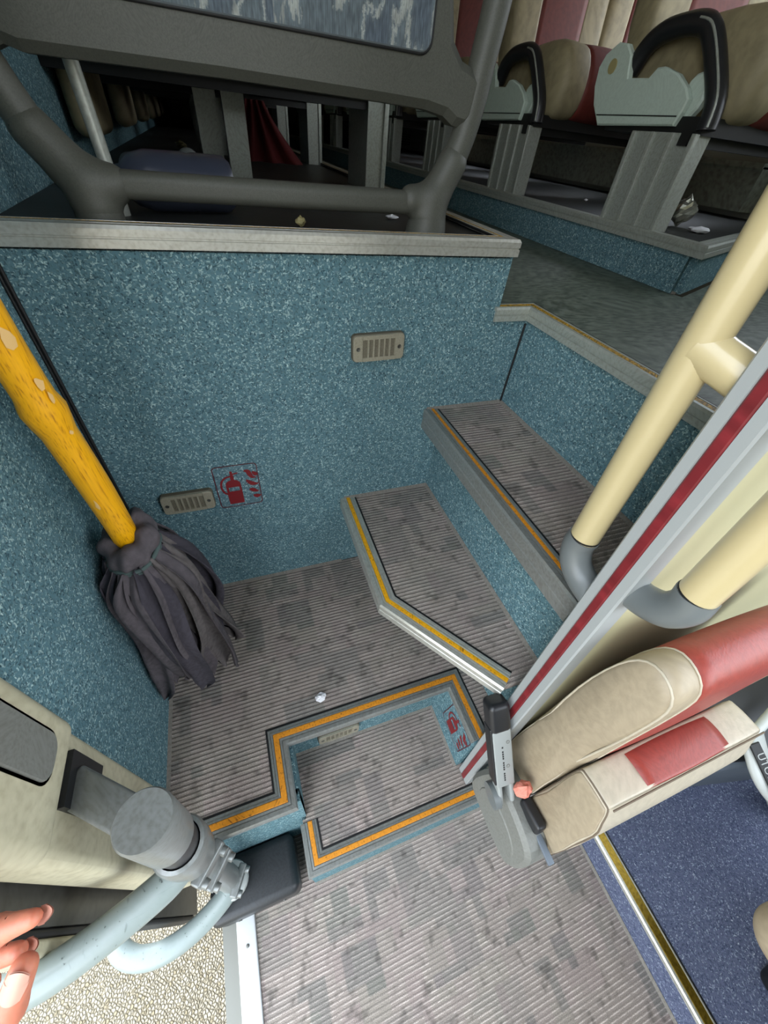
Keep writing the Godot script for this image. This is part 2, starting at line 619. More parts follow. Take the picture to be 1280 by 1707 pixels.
func make_materials() -> void:
	carpet("carpet", 3, [Color(0.35, 0.475, 0.51), Color(0.18, 0.275, 0.32), Color(0.53, 0.655, 0.675), Color(0.73, 0.82, 0.815), Color(0.40, 0.53, 0.56)], [0.24, 0.30, 0.20, 0.09, 0.17], Color(0.40, 0.47, 0.45))
	carpet("carpet_indigo", 17, [Color(0.355, 0.38, 0.465), Color(0.21, 0.235, 0.33), Color(0.49, 0.53, 0.61), Color(0.70, 0.73, 0.77), Color(0.39, 0.405, 0.51)], [0.33, 0.28, 0.17, 0.04, 0.18], Color(0.29, 0.33, 0.40))
	ribbed()
	pebbles()
	moquette()
	var grain := noise_tex(31, 0.25, [[0.0, Color(0.25, 0.25, 0.25)], [1.0, Color(0.8, 0.8, 0.8)]], 256)
	var wear := noise_tex(32, 0.11, [[0.0, Color(0.86, 0.85, 0.83)], [0.5, Color(0.95, 0.95, 0.94)], [1.0, Color(1, 1, 1)]], 256)
	var scuff := noise_tex(33, 0.10, [[0.0, Color(0.74, 0.73, 0.71)], [0.5, Color(0.90, 0.90, 0.89)], [1.0, Color(1, 1, 1)]], 256)
	var m: StandardMaterial3D
	# floors
	m = mat("lino", Color(0.42, 0.46, 0.42), 0.55)
	m.albedo_texture = noise_tex(41, 0.06, [[0.0, Color(0.55, 0.58, 0.56)], [0.5, Color(0.86, 0.87, 0.85)], [0.72, Color(0.95, 0.95, 0.93)], [1.0, Color(1.25, 1.22, 1.12)]], 512, FastNoiseLite.TYPE_SIMPLEX_SMOOTH, Vector2(0.5, 1.6))
	tri_map(m, 2.2)
	m = mat("lino_dark", Color(0.17, 0.18, 0.175), 0.5)
	m.albedo_texture = scuff
	tri_map(m, 1.7)
	m = mat("seam", Color(0.52, 0.50, 0.47), 0.8)
	m.albedo_texture = scuff
	tri_map(m, 9.0)
	# metals and strips
	m = mat("aluminium", Color(0.80, 0.80, 0.77), 0.34, 0.55)
	m.albedo_texture = wear
	tri_map(m, 5.0)
	m = mat("aluminium_dull", Color(0.66, 0.68, 0.65), 0.45, 0.35)
	m.albedo_texture = wear
	tri_map(m, 6.0)
	m = mat("nosing_grey", Color(0.60, 0.61, 0.60), 0.30, 0.5)
	m.albedo_texture = wear
	tri_map(m, 6.0)
	m = mat("groove", Color(0.08, 0.085, 0.09), 0.7)
	m = mat("yellow", Color(0.86, 0.56, 0.10), 0.55)
	m.albedo_texture = noise_tex(43, 0.12, [[0.0, Color(0.45, 0.40, 0.35)], [0.28, Color(0.92, 0.90, 0.86)], [1.0, Color(1, 1, 1)]])
	tri_map(m, 7.0)
	m = mat("yellow_bright", Color(0.93, 0.68, 0.04), 0.5)
	m.albedo_texture = mats.yellow.albedo_texture
	tri_map(m, 7.0)
	m = mat("yellow_grimy", Color(0.86, 0.66, 0.12), 0.6)
	m.albedo_texture = noise_tex(44, 0.16, [[0.0, Color(0.35, 0.36, 0.32)], [0.5, Color(0.62, 0.64, 0.55)], [0.62, Color(0.95, 0.93, 0.88)], [1.0, Color(1, 1, 1)]])
	tri_map(m, 7.0)
	m = mat("brass", Color(0.58, 0.48, 0.17), 0.35, 0.8)
	m.albedo_texture = scuff
	tri_map(m, 6.0)
	# paint and plastic
	m = mat("cream_paint", Color(0.74, 0.68, 0.515), 0.3)
	m.clearcoat_enabled = true
	m.clearcoat = 0.5
	m.clearcoat_roughness = 0.12
	m = mat("cream_plastic", Color(0.77, 0.745, 0.64), 0.45)
	m.albedo_texture = wear
	tri_map(m, 3.0)
	m = mat("cream_panel", Color(0.72, 0.70, 0.56), 0.42)
	m = mat("sill_white", Color(0.78, 0.79, 0.79), 0.35)
	m = mat("profile_white", Color(0.61, 0.625, 0.62), 0.35)
	m = mat("burgundy", Color(0.53, 0.17, 0.19), 0.35)
	speckle(m, 51, 0.75, 1.0, 5.0, 0.05, Vector2(0.2, 1.0))
	m = mat("frame_grey", Color(0.31, 0.315, 0.285), 0.55)
	speckle(m, 52, 0.82, 1.08, 8.0, 0.3)
	m = mat("grey_paint", Color(0.53, 0.545, 0.54), 0.32, 0.25)
	m.albedo_texture = wear
	tri_map(m, 6.0)
	m = mat("arm_paint", Color(0.54, 0.58, 0.57), 0.33)
	m.albedo_texture = noise_tex(53, 0.06, [[0.0, Color(0.38, 0.40, 0.40)], [0.05, Color(0.5, 0.5, 0.5)], [0.08, Color(0.96, 0.97, 0.96)], [1.0, Color(1, 1, 1)]])
	tri_map(m, 7.0)
	m = mat("elbow_grey", Color(0.40, 0.42, 0.42), 0.38)
	m = mat("cover_grey", Color(0.47, 0.475, 0.455), 0.55)
	m.albedo_texture = wear
	tri_map(m, 8.0)
	m = mat("black_plastic", Color(0.115, 0.12, 0.13), 0.38)
	m = mat("box_black", Color(0.17, 0.18, 0.19), 0.42)
	m.albedo_texture = scuff
	tri_map(m, 9.0)
	m = mat("rubber", Color(0.04, 0.045, 0.05), 0.6)
	m = mat("dark_leaf", Color(0.27, 0.265, 0.255), 0.35)
	m.albedo_texture = scuff
	tri_map(m, 2.5)
	m = mat("dark_frame", Color(0.07, 0.075, 0.075), 0.5)
	m = mat("white_plastic", Color(0.70, 0.715, 0.70), 0.4)
	m = mat("arm_white", Color(0.57, 0.585, 0.575), 0.4)
	m = mat("print_dark", Color(0.09, 0.09, 0.09), 0.6)
	m = mat("slate", Color(0.36, 0.395, 0.43), 0.5)
	m = mat("screw", Color(0.42, 0.42, 0.40), 0.35, 0.8)
	# upholstery
	m = mat("beige", Color(0.63, 0.575, 0.48), 0.48)
	speckle(m, 61, 0.90, 1.03, 5.0, 0.06)
	add_relief(m, grain, 0.03)
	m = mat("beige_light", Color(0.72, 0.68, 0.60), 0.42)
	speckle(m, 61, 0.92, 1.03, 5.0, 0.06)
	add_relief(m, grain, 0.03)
	m = mat("red", Color(0.57, 0.235, 0.195), 0.42)
	speckle(m, 62, 0.88, 1.05, 6.0, 0.1)
	add_relief(m, grain, 0.03)
	m = mat("stitch", Color(0.40, 0.35, 0.29), 0.8)
	m = mat("seat_beige", Color(0.60, 0.555, 0.43), 0.6)
	speckle(m, 63, 0.82, 1.05, 3.0, 0.05)
	m = mat("seat_red", Color(0.42, 0.165, 0.13), 0.6)
	speckle(m, 64, 0.85, 1.05, 4.0, 0.06)
	m = mat("plate_mint", Color(0.74, 0.80, 0.75), 0.5)
	speckle(m, 65, 0.95, 1.02, 5.0, 0.12)
	# mop
	m = mat("mop_cloth", Color(0.335, 0.31, 0.325), 0.95)
	speckle(m, 71, 0.75, 1.1, 7.0, 0.06)
	add_relief(m, grain, 0.05)
	m = mat("mop_cloth_faded", Color(0.38, 0.355, 0.35), 0.95)
	speckle(m, 73, 0.75, 1.1, 7.0, 0.06)
	add_relief(m, grain, 0.05)
	m = mat("mop_cloth_dark", Color(0.235, 0.22, 0.25), 0.95)
	speckle(m, 74, 0.75, 1.1, 7.0, 0.06)
	add_relief(m, grain, 0.05)
	m = mat("mop_cord", Color(0.27, 0.33, 0.32), 0.9)
	m = mat("bamboo", Color(0.95, 0.69, 0.03), 0.4)
	m.albedo_texture = noise_tex(72, 0.06, [[0.0, Color(0.66, 0.56, 0.36)], [0.2, Color(0.86, 0.82, 0.70)], [0.4, Color(0.96, 0.95, 0.92)], [1.0, Color(1, 1, 1)]], 256, FastNoiseLite.TYPE_SIMPLEX_SMOOTH, Vector2(3.5, 0.12))
	m.uv1_scale = Vector3(1, 2, 1)
	m = mat("bare_bamboo", Color(0.86, 0.70, 0.45), 0.5)
	# small things
	m = mat("lamp_frame", Color(0.66, 0.64, 0.57), 0.4, 0.3)
	m.albedo_texture = wear
	tri_map(m, 14.0)
	m = mat("lamp_base", Color(0.36, 0.33, 0.27), 0.6)
	m = mat("lamp_lens", Color(0.44, 0.42, 0.36), 0.35)
	speckle(m, 81, 0.7, 1.2, 20.0, 0.1)
	m = mat("paper", Color(0.85, 0.85, 0.86), 0.8)
	m = mat("wrapper", Color(0.62, 0.58, 0.40), 0.5)
	m = mat("foil", Color(0.80, 0.80, 0.74), 0.25, 0.8)
	m = mat("jug", Color(0.21, 0.23, 0.285), 0.3)
	m = mat("cloth_red", Color(0.34, 0.035, 0.045), 0.85)
	m = mat("tissue_pink", Color(0.86, 0.52, 0.45), 0.85)
	m = mat("skin", Color(0.76, 0.47, 0.37), 0.5)
	m.subsurf_scatter_enabled = true
	m.subsurf_scatter_strength = 0.25
	speckle(m, 91, 0.93, 1.04, 12.0, 0.06)
	m = mat("nail", Color(0.78, 0.58, 0.51), 0.25)
	m = mat("window_glass", Color(0.85, 0.9, 0.9, 0.08), 0.03)
	m.transparency = BaseMaterial3D.TRANSPARENCY_ALPHA
	m = mat("shell", Color(0.50, 0.50, 0.47), 0.7)
	m = mat("curtain", Color(0.70, 0.71, 0.66), 0.9)
	m = mat("duct", Color(0.66, 0.69, 0.65), 0.55)
	m.albedo_texture = scuff
	tri_map(m, 2.0)

# ------------------------------------------------------------------ shell of the bus and the ground outside
func build_shell() -> void:
	var st := tool()
	slab(st, [Vector2(-14, -14), Vector2(14, -14), Vector2(14, 14), Vector2(-14, 14)], GROUND, 0.1)
	struct("floor", st, mats.pebbles, "pale pebble paving outside the open bus door", "ground")
	# side wall beside the steps, carpeted
	st = tool()
	bx(st, Vector3(-0.045, GROUND + 0.22, 0.0), Vector3(0, 1.14, 0.432))
	struct("wall_left", st, mats.carpet, "blue carpeted side wall beside the mop")
	st = tool()
	bx(st, Vector3(-0.045, GROUND + 0.22, -9.0), Vector3(0, 1.14, 0.0))
	struct("wall_left_rear", st, mats.carpet, "dark carpeted side wall along the seats on the door side")
	st = tool()
	bx(st, Vector3(2.12, GROUND + 0.22, -9.0), Vector3(2.165, 1.16, 0.62))
	bx(st, Vector3(2.12, GROUND + 0.22, 0.62), Vector3(2.165, 0.70, 2.0))
	struct("wall_right", st, mats.shell, "grey side wall below the windows across the aisle")
	# door side above the carpet: closed out of view, added to darken the rear
	st = tool()
	bx(st, Vector3(-0.045, 1.14, -9.0), Vector3(0, 2.3, 0.432))
	struct("wall_left_upper", st, mats.shell, "unseen upper side wall on the door side closed to darken the rear")
	st = tool()
	bx(st, Vector3(-0.045, 2.0, 0.432), Vector3(0, 2.3, 1.55))
	struct("wall_left_header", st, mats.shell, "header above the open door")
	st = tool()
	bx(st, Vector3(2.12, 1.66, -9.0), Vector3(2.165, 2.3, 0.5))  # window tops closed out of view, added to cut light from this side
	bx(st, Vector3(2.12, 2.02, 0.5), Vector3(2.165, 2.3, 2.0))
	bx(st, Vector3(2.12, 1.16, -9.0), Vector3(2.165, 2.02, -3.3))  # rear windows closed off, added to darken the back
	for z in [-1.75, -0.30, 0.5]:
		bx(st, Vector3(2.12, 1.16, z), Vector3(2.165, 2.02, z + 0.12))
	struct("wall_right_windows", st, mats.shell, "window posts of the driver side of the bus with added closures that dim the interior")
	st = tool()
	bx(st, Vector3(-0.045, 2.3, -9.0), Vector3(2.165, 2.34, 2.05))
	struct("ceiling", st, mats.shell, "ceiling of the bus", "ceiling")
	st = tool()
	bx(st, Vector3(-0.045, GROUND + 0.22, -9.05), Vector3(2.165, 2.34, -9.0))
	struct("wall_back", st, mats.shell, "rear wall of the bus")
	st = tool()
	bx(st, Vector3(-0.045, GROUND + 0.22, 2.0), Vector3(2.165, 0.45, 2.05))
	bx(st, Vector3(-0.045, 2.1, 2.0), Vector3(2.165, 2.3, 2.05))
	bx(st, Vector3(-0.045, 0.45, 2.0), Vector3(0.80, 2.1, 2.05))  # unseen screen over part of the windscreen, added to shape the light
	struct("wall_front", st, mats.shell, "front wall with the windscreen opening and an added light-blocking screen on the door side")
	st = tool()
	bx(st, Vector3(-0.045, GROUND + 0.22, 1.55), Vector3(0, 2.3, 2.0))
	struct("wall_left_front", st, mats.shell, "narrow wall in front of the door")
	# window curtains gathered by the posts across the aisle
	for k in 1:
		var z := -1.63 - k * 1.45
		st = tool()
		var pts := []
		for i in 25:
			pts.append(Vector2(z + i * 0.012, 2.085 + 0.018 * sin(i * 1.7 + k)))
		var back := []
		for p in pts:
			back.append(Vector2(p.x, p.y + 0.004))
		back.reverse()
		var poly := PackedVector2Array(pts + back)
		extrude(st, poly, 0.8, Transform3D(Basis(Vector3(0, 0, 1), Vector3(1, 0, 0), Vector3(0, 1, 0)), Vector3(0, 1.2, 0)))
		var c := obj("window_curtain", st, mats.curtain)
		tag(c, "pale pleated curtain gathered at a window post across the aisle", "curtain", "gathered window curtains")

# ------------------------------------------------------------------ steps
func floor_piece(outline: Array, top: float, m: String, label: String, thick := 0.02) -> MeshInstance3D:
	var st := tool()
	slab(st, outline, top, thick)
	return struct("floor", st, mats[m], label, "floor")

func riser(called: String, lo: Vector3, hi: Vector3, m: String, label: String) -> void:
	var st := tool()
	bx(st, lo, hi)
	struct(called, st, mats[m], label)

func build_steps() -> void:
	floor_piece([Vector2(0.0715, 0.36), Vector2(0.893, 0.36), Vector2(0.893, 2.0), Vector2(0.0715, 2.0)], H0, "ribbed", "brown ribbed matting on the door well floor")
	floor_piece([Vector2(0.221, 0.386), Vector2(0.60, 0.386), Vector2(0.60, 0.606), Vector2(0.213, 0.606), Vector2(0.213, 0.515), Vector2(0.221, 0.515)], H1, "ribbed", "brown ribbed matting of the recessed step")
	floor_piece([Vector2(0, 0), Vector2(0.70, 0), Vector2(0.70, 0.526), Vector2(0.579, 0.526), Vector2(0.579, 0.411), Vector2(0.21, 0.411), Vector2(0.21, 0.518), Vector2(0, 0.518)], H2, "ribbed", "brown ribbed matting of the middle landing")
	floor_piece([Vector2(0.436, 0), Vector2(0.657, 0), Vector2(0.657, 0.509), Vector2(0.574, 0.509), Vector2(0.432, 0.304)], H3, "ribbed", "brown ribbed matting of the angled step")
	floor_piece([Vector2(0.62, 0), Vector2(0.806, 0), Vector2(0.806, 0.50), Vector2(0.62, 0.50)], H4, "ribbed", "dark ribbed matting of the top step")
	floor_piece([Vector2(0.735, -9), Vector2(1.262, -9), Vector2(1.262, -0.04), Vector2(2.12, -0.42), Vector2(2.12, 0.50), Vector2(0.807, 0.50), Vector2(0.807, -0.002), Vector2(0.735, -0.002)], H5, "lino", "scuffed grey green lino of the aisle")
	floor_piece([Vector2(0, -9), Vector2(0.727, -9), Vector2(0.727, 0.0), Vector2(0, 0.0)], H6, "lino_dark", "dark lino of the seat platform behind the grey frame")
	floor_piece([Vector2(1.237, -9), Vector2(2.12, -9), Vector2(2.12, -0.44), Vector2(1.247, -0.04)], H6, "lino_dark", "dark lino of the seat platform across the aisle")
	# walls and risers
	riser("wall_step", Vector3(0, -0.02, -0.03), Vector3(0.735, H6 - 0.018, 0.0), "carpet", "large blue carpeted wall with two step lights")
	riser("wall_step_side", Vector3(0.735, -0.02, -0.03), Vector3(0.807, H5 - 0.02, 0.0), "carpet", "narrow blue carpeted wall under the aisle corner")
	riser("wall_aisle_left", Vector3(0.705, H5 - 0.02, -9.0), Vector3(0.7265, H6 - 0.018, -0.031), "carpet", "dark carpeted edge of the platform behind the grey frame")
	riser("wall_riser_aisle", Vector3(0.8065, H4 - 0.02, 0.0), Vector3(0.83, H5 - 0.02, 0.505), "carpet", "blue carpeted riser between top step and aisle")
	riser("wall_riser_upper", Vector3(0.6575, H3 - 0.02, 0.0), Vector3(0.68, H4 - 0.02, 0.505), "carpet", "blue carpeted riser below the dark step edge")
	var st := tool()
	var poly := PackedVector2Array([Vector2(0.650, 0.0), Vector2(0.650, 0.40), Vector2(0.650, 0.507), Vector2(0.672, 0.507), Vector2(0.672, 0.0)])
	slab(st, Array(poly), H3 - 0.02, H3 - 0.021)
	struct("wall_riser_angled", st, mats.carpet, "carpeted riser set back under the angled yellow step edge")
	riser("wall_recess_back", Vector3(0.20, H1 - 0.02, 0.36), Vector3(0.60, H2 - 0.019, 0.387), "carpet", "grey blue back wall of the recessed step")
	riser("wall_recess_right", Vector3(0.580, H1 - 0.02, 0.387), Vector3(0.60, H2 - 0.019, 0.53), "carpet", "carpeted right wall of the recessed step with a red sticker")
	riser("wall_recess_left", Vector3(0.19, H0 - 0.02, 0.387), Vector3(0.222, H2 - 0.019, 0.509), "carpet", "carpeted left wall of the recessed step")
	riser("wall_landing_front", Vector3(0.0, H0 - 0.02, 0.49), Vector3(0.222, H2 - 0.019, 0.510), "carpet", "blue carpeted riser of the landing behind the black box")
	riser("wall_recess_front", Vector3(0.212, H0 - 0.02, 0.58), Vector3(0.893, H1 - 0.019, 0.612), "carpet", "grey blue riser below the recessed step edge")
	riser("wall_recess_end", Vector3(0.212, H0 - 0.02, 0.50), Vector3(0.24, H1 - 0.019, 0.58), "carpet", "short carpeted end of the recessed step")
	st = tool()
	slab(st, [Vector2(1.24, -9), Vector2(1.262, -9), Vector2(1.272, -0.056), Vector2(2.12, -0.43), Vector2(2.12, -0.46), Vector2(1.25, -0.066)], H6 - 0.019, H6 - H5 - 0.02)
	struct("wall_aisle_right", st, mats.carpet, "dark blue carpeted edge of the platform across the aisle")
	# sealant along the joints
	var joints := [
		["baseboard_landing", [Vector3(0.435, H2, 0.0), Vector3(0.003, H2, 0.0), Vector3(0.0, H2, 0.003), Vector3(0.0, H2, 0.43)], 1.0],
		["baseboard_angled", [Vector3(0.657, H3, 0.50), Vector3(0.657, H3, 0.0), Vector3(0.44, H3, 0.0)], 1.0],
		["baseboard_top", [Vector3(0.806, H4, 0.50), Vector3(0.806, H4, 0.0), Vector3(0.62, H4, 0.0)], 1.0],
		["baseboard_recess", [Vector3(0.58, H1, 0.53), Vector3(0.58, H1, 0.387), Vector3(0.222, H1, 0.387)], 1.0],
		["baseboard_well", [Vector3(0.885, H0, 0.612), Vector3(0.212, H0, 0.612)], 1.0],
		["baseboard_platform", [Vector3(0.886, H0, 1.9), Vector3(0.886, H0, 0.62)], 1.0],
		["baseboard_aisle", [Vector3(1.262, H5, -0.06), Vector3(1.262, H5, -8.9)], 1.0],
	]
	for j in joints:
		st = tool()
		var path: Array = j[1]
		var d: Vector3 = (path[1] - path[0]).normalized()
		var probe := Vector3(-d.z, 0, d.x)
		var side := 1.0
		# the bead leans on the wall: inward is towards the open floor
		if j[0] == "baseboard_landing":
			side = -1.0 if probe.z < 0.0 else 1.0
		elif j[0] == "baseboard_well":
			side = 1.0 if probe.z > 0.0 else -1.0
		else:
			side = 1.0 if probe.x < 0.0 else -1.0
		sweep(st, path, [[0.0, -0.001], [0.0, 0.005], [0.0025, 0.0032], [0.0055, 0.0008], [0.0055, -0.001]], side)
		struct(j[0], st, mats.seam, "thin grey sealant line along the carpet joint", "sealant")
	st = tool()
	tube(st, [Vector3(0.004, 0.005, 0.004), Vector3(0.004, 0.74, 0.004)], 0.0028, 8)
	tube(st, [Vector3(0.002, 0.005, 0.011), Vector3(0.002, 0.74, 0.011)], 0.0018, 8)
	struct("trim_corner", st, mats.rubber, "black rubber bead in the corner of the blue walls", "bead")
	st = tool()
	tube(st, [Vector3(0.8045, H4, 0.002), Vector3(0.8045, H5 - 0.03, 0.002)], 0.0022, 6)
	struct("trim_corner_upper", st, mats.rubber, "thin dark seam under the aisle corner", "seam")

# ------------------------------------------------------------------ step edges
func nosing(n: int, path: Array, width: float, drop: float, strip: Array, body: String, insert: String, label: String, back_lip := true) -> Node3D:
	var o := Node3D.new()
	o.name = "trim_%d" % n
	add_child(o)
	o.set_meta("kind", "structure")
	tag(o, label, "step edge")
	var a: float = strip[0]
	var b: float = strip[1]
	var st := tool()
	var sec := [[-0.004, -drop], [-0.004, -drop * 0.55], [-0.0025, -drop * 0.52], [-0.0025, -drop * 0.45], [-0.004, -drop * 0.42], [-0.004, -0.0015], [-0.0015, 0.0024]]
	# small grooves before and behind the coloured strip
	if a > 0.006:
		sec += [[a * 0.45, 0.0024], [a * 0.45 + 0.0004, 0.0008], [a * 0.45 + 0.0014, 0.0008], [a * 0.45 + 0.0018, 0.0024]]
	sec += [[a - 0.0008, 0.0026], [a, 0.0008], [b, 0.0008], [b + 0.0008, 0.0026]]
	if back_lip and width - b > 0.008:
		var g := (b + width) * 0.5
		sec += [[g - 0.001, 0.0022], [g - 0.0006, 0.0007], [g + 0.0006, 0.0007], [g + 0.001, 0.0022]]
	sec += [[width, 0.0018], [width + 0.001, 0.0], [width, -0.004], [0.0, -0.004], [0.0, -drop]]
	sweep(st, path, sec, -1.0)
	obj("profile", st, mats[body], o)
	st = tool()
	sweep(st, path, [[a + 0.0004, 0.0006], [a + 0.0004, 0.002], [a + 0.0012, 0.0024], [b - 0.0012, 0.0024], [b - 0.0004, 0.002], [b - 0.0004, 0.0006]], -1.0)
	var y := obj("strip", st, mats[insert], o)
	y.set_meta("label", "coloured anti-slip strip set in the edge")
	st = tool()
	sweep(st, path, [[width + 0.0012, -0.002], [width + 0.0012, 0.0016], [width + 0.004, 0.0012], [width + 0.004, -0.002]], -1.0)
	obj("rubber_edge", st, mats.rubber, o)
	return o

func build_trims() -> void:
	nosing(1, [Vector3(0.0, H2, 0.520), Vector3(0.212, H2, 0.520), Vector3(0.212, H2, 0.413), Vector3(0.577, H2, 0.413), Vector3(0.577, H2, 0.528)], 0.031, 0.016, [0.011, 0.022], "nosing_grey", "yellow", "grey step edge with orange strip around the recessed step")
	nosing(2, [Vector3(0.211, H1, 0.522), Vector3(0.211, H1, 0.608), Vector3(0.60, H1, 0.608)], 0.030, 0.016, [0.011, 0.021], "nosing_grey", "yellow", "grey step edge with orange strip in front of the recessed step")
	nosing(3, [Vector3(0.434, H3, 0.0015), Vector3(0.430, H3, 0.304), Vector3(0.574, H3, 0.511)], 0.030, 0.026, [0.010, 0.019], "aluminium", "yellow_bright", "bent aluminium step edge with bright yellow strip")
	nosing(4, [Vector3(0.617, H4, 0.0015), Vector3(0.617, H4, 0.50)], 0.026, 0.042, [0.012, 0.019], "nosing_grey", "yellow", "deep grey step edge with yellow strip on the top step")
	nosing(5, [Vector3(0.725, H5, 0.004), Vector3(0.803, H5, 0.004), Vector3(0.803, H5, 0.50)], 0.022, 0.022, [0.005, 0.016], "aluminium_dull", "yellow_grimy", "aluminium aisle edge with worn yellow strip", false)
	nosing(6, [Vector3(0.001, H6 + 0.006, 0.006), Vector3(0.733, H6 + 0.006, 0.006), Vector3(0.733, H6 + 0.006, -8.95)], 0.026, 0.022, [0.018, 0.024], "aluminium", "yellow_grimy", "bright aluminium edge on top of the large blue wall", false)
	nosing(7, [Vector3(1.235, H6, -8.95), Vector3(1.245, H6, -0.035), Vector3(2.1, H6, -0.415)], 0.03, 0.022, [0.012, 0.02], "aluminium_dull", "aluminium_dull", "dull aluminium edge of the platform across the aisle")
	nosing(8, [Vector3(0.891, HP, 0.575), Vector3(0.891, HP, 1.98)], 0.026, 0.012, [0.004, 0.0225], "aluminium", "brass", "brass strip in aluminium along the indigo carpet")
	# the worn studs left in the brass strip
# ------------------------------------------------------------------ partition with red stripe and its grab rails
func lean(y: float) -> float:
	return 0.5475 - 0.037 * y

func build_partition() -> void:
	var sh := Transform3D(Basis(Vector3(1, 0, 0), Vector3(0, 1, -0.037), Vector3(0, 0, 1)), Vector3(0, 0, 0.5475))
	var o := thing("partition_panel", "cream partition with pale edge profile and burgundy stripe", "partition", Vector3.ZERO)
	var st := tool()
	bx(st, Vector3(0.600, H1 + 0.02, -0.012), Vector3(2.115, 1.32, 0.012), sh)
	obj("panel_board", st, mats.cream_panel, o)
	st = tool()
	# edge profile: two flat flanges with a slot between them
	var sec := PackedVector2Array([Vector2(-0.018, 0.612), Vector2(-0.018, 0.587), Vector2(-0.016, 0.585), Vector2(-0.0062, 0.585), Vector2(-0.0055, 0.588), Vector2(0.0055, 0.588), Vector2(0.0062, 0.585), Vector2(0.016, 0.585), Vector2(0.018, 0.587), Vector2(0.018, 0.612)])
	# local (x, y, z) -> world (z offset, x, y)
	var up := Transform3D(Basis(Vector3(0, 0, 1), Vector3(1, 0, 0), Vector3(0, 1, -0.037)), Vector3(0, H1 + 0.002, 0.5475 - 0.037 * (H1 + 0.002)))
	extrude(st, sec, 1.52, up)
	obj("edge_profile", st, mats.profile_white, o)
	st = tool()
	extrude(st, PackedVector2Array([Vector2(-0.0056, 0.590), Vector2(-0.0056, 0.5862), Vector2(-0.004, 0.5848), Vector2(0.004, 0.5848), Vector2(0.0056, 0.5862), Vector2(0.0056, 0.590)]), 1.51, up)
	obj("stripe", st, mats.burgundy, o).set_meta("label", "burgundy plastic stripe along the edge")
	grab_rail(-1.0, "cream painted grab rail on the aisle side of the partition", 0.60, 0.555)
	grab_rail(1.0, "cream painted grab rail above the guide seat back", 0.605, 0.60)

func grab_rail(s: float, label: String, x: float, y0: float) -> void:
	var o := thing("grab_rail", label, "handrail", Vector3.ZERO)
	var off := 0.062 if s < 0.0 else 0.055
	var st := tool()
	var low := Vector3(x, y0, lean(y0) + s * off)
	var top := Vector3(x, 1.36, lean(1.36) + s * off)
	tube(st, [low, top], 0.0165, 28)
	obj("rail_tube", st, mats.cream_paint, o)
	st = tool()
	var elbow := spline([low + Vector3(0, 0.004, 0), low + Vector3(0, -0.014, s * 0.001), low + Vector3(0.0, -0.034, -s * 0.008), low + Vector3(0.002, -0.047, -s * 0.026), Vector3(x + 0.003, y0 - 0.052, lean(y0) + s * 0.012)], 6)
	tube(st, elbow, 0.0178, 22)
	obj("elbow", st, mats.elbow_grey, o).set_meta("label", "grey moulded elbow holding the rail end")
	st = tool()
	tube(st, [low + Vector3(0, 0.0035, 0), low + Vector3(0, 0.0055, 0)], 0.0171, 22)
	obj("joint_ring", st, mats.rubber, o)
	st = tool()
	var sc := low + Vector3(0.006, -0.03, -s * 0.004)
	if s < 0.0:
		sc = low + Vector3(-0.004, -0.026, 0.0165)
	lathe(st, [[0.0, 0.002], [0.0028, 0.002], [0.0034, 0.001], [0.0034, -0.004]], 12, along(sc, sc + Vector3(-0.7, 0.2, s * 0.2 + 0.6)))
	obj("screw", st, mats.screw, o)
	# branch that joins the rail to the panel higher up
	st = tool()
	var yb := 0.775
	var a := Vector3(x, yb, lean(yb) + s * off)
	var b := Vector3(x + 0.012, yb - 0.012, lean(yb) + s * 0.012)
	tube(st, [a, a.lerp(b, 0.3), b], [0.0175, 0.0165, 0.0165], 24)
	obj("branch_tube", st, mats.cream_paint, o)

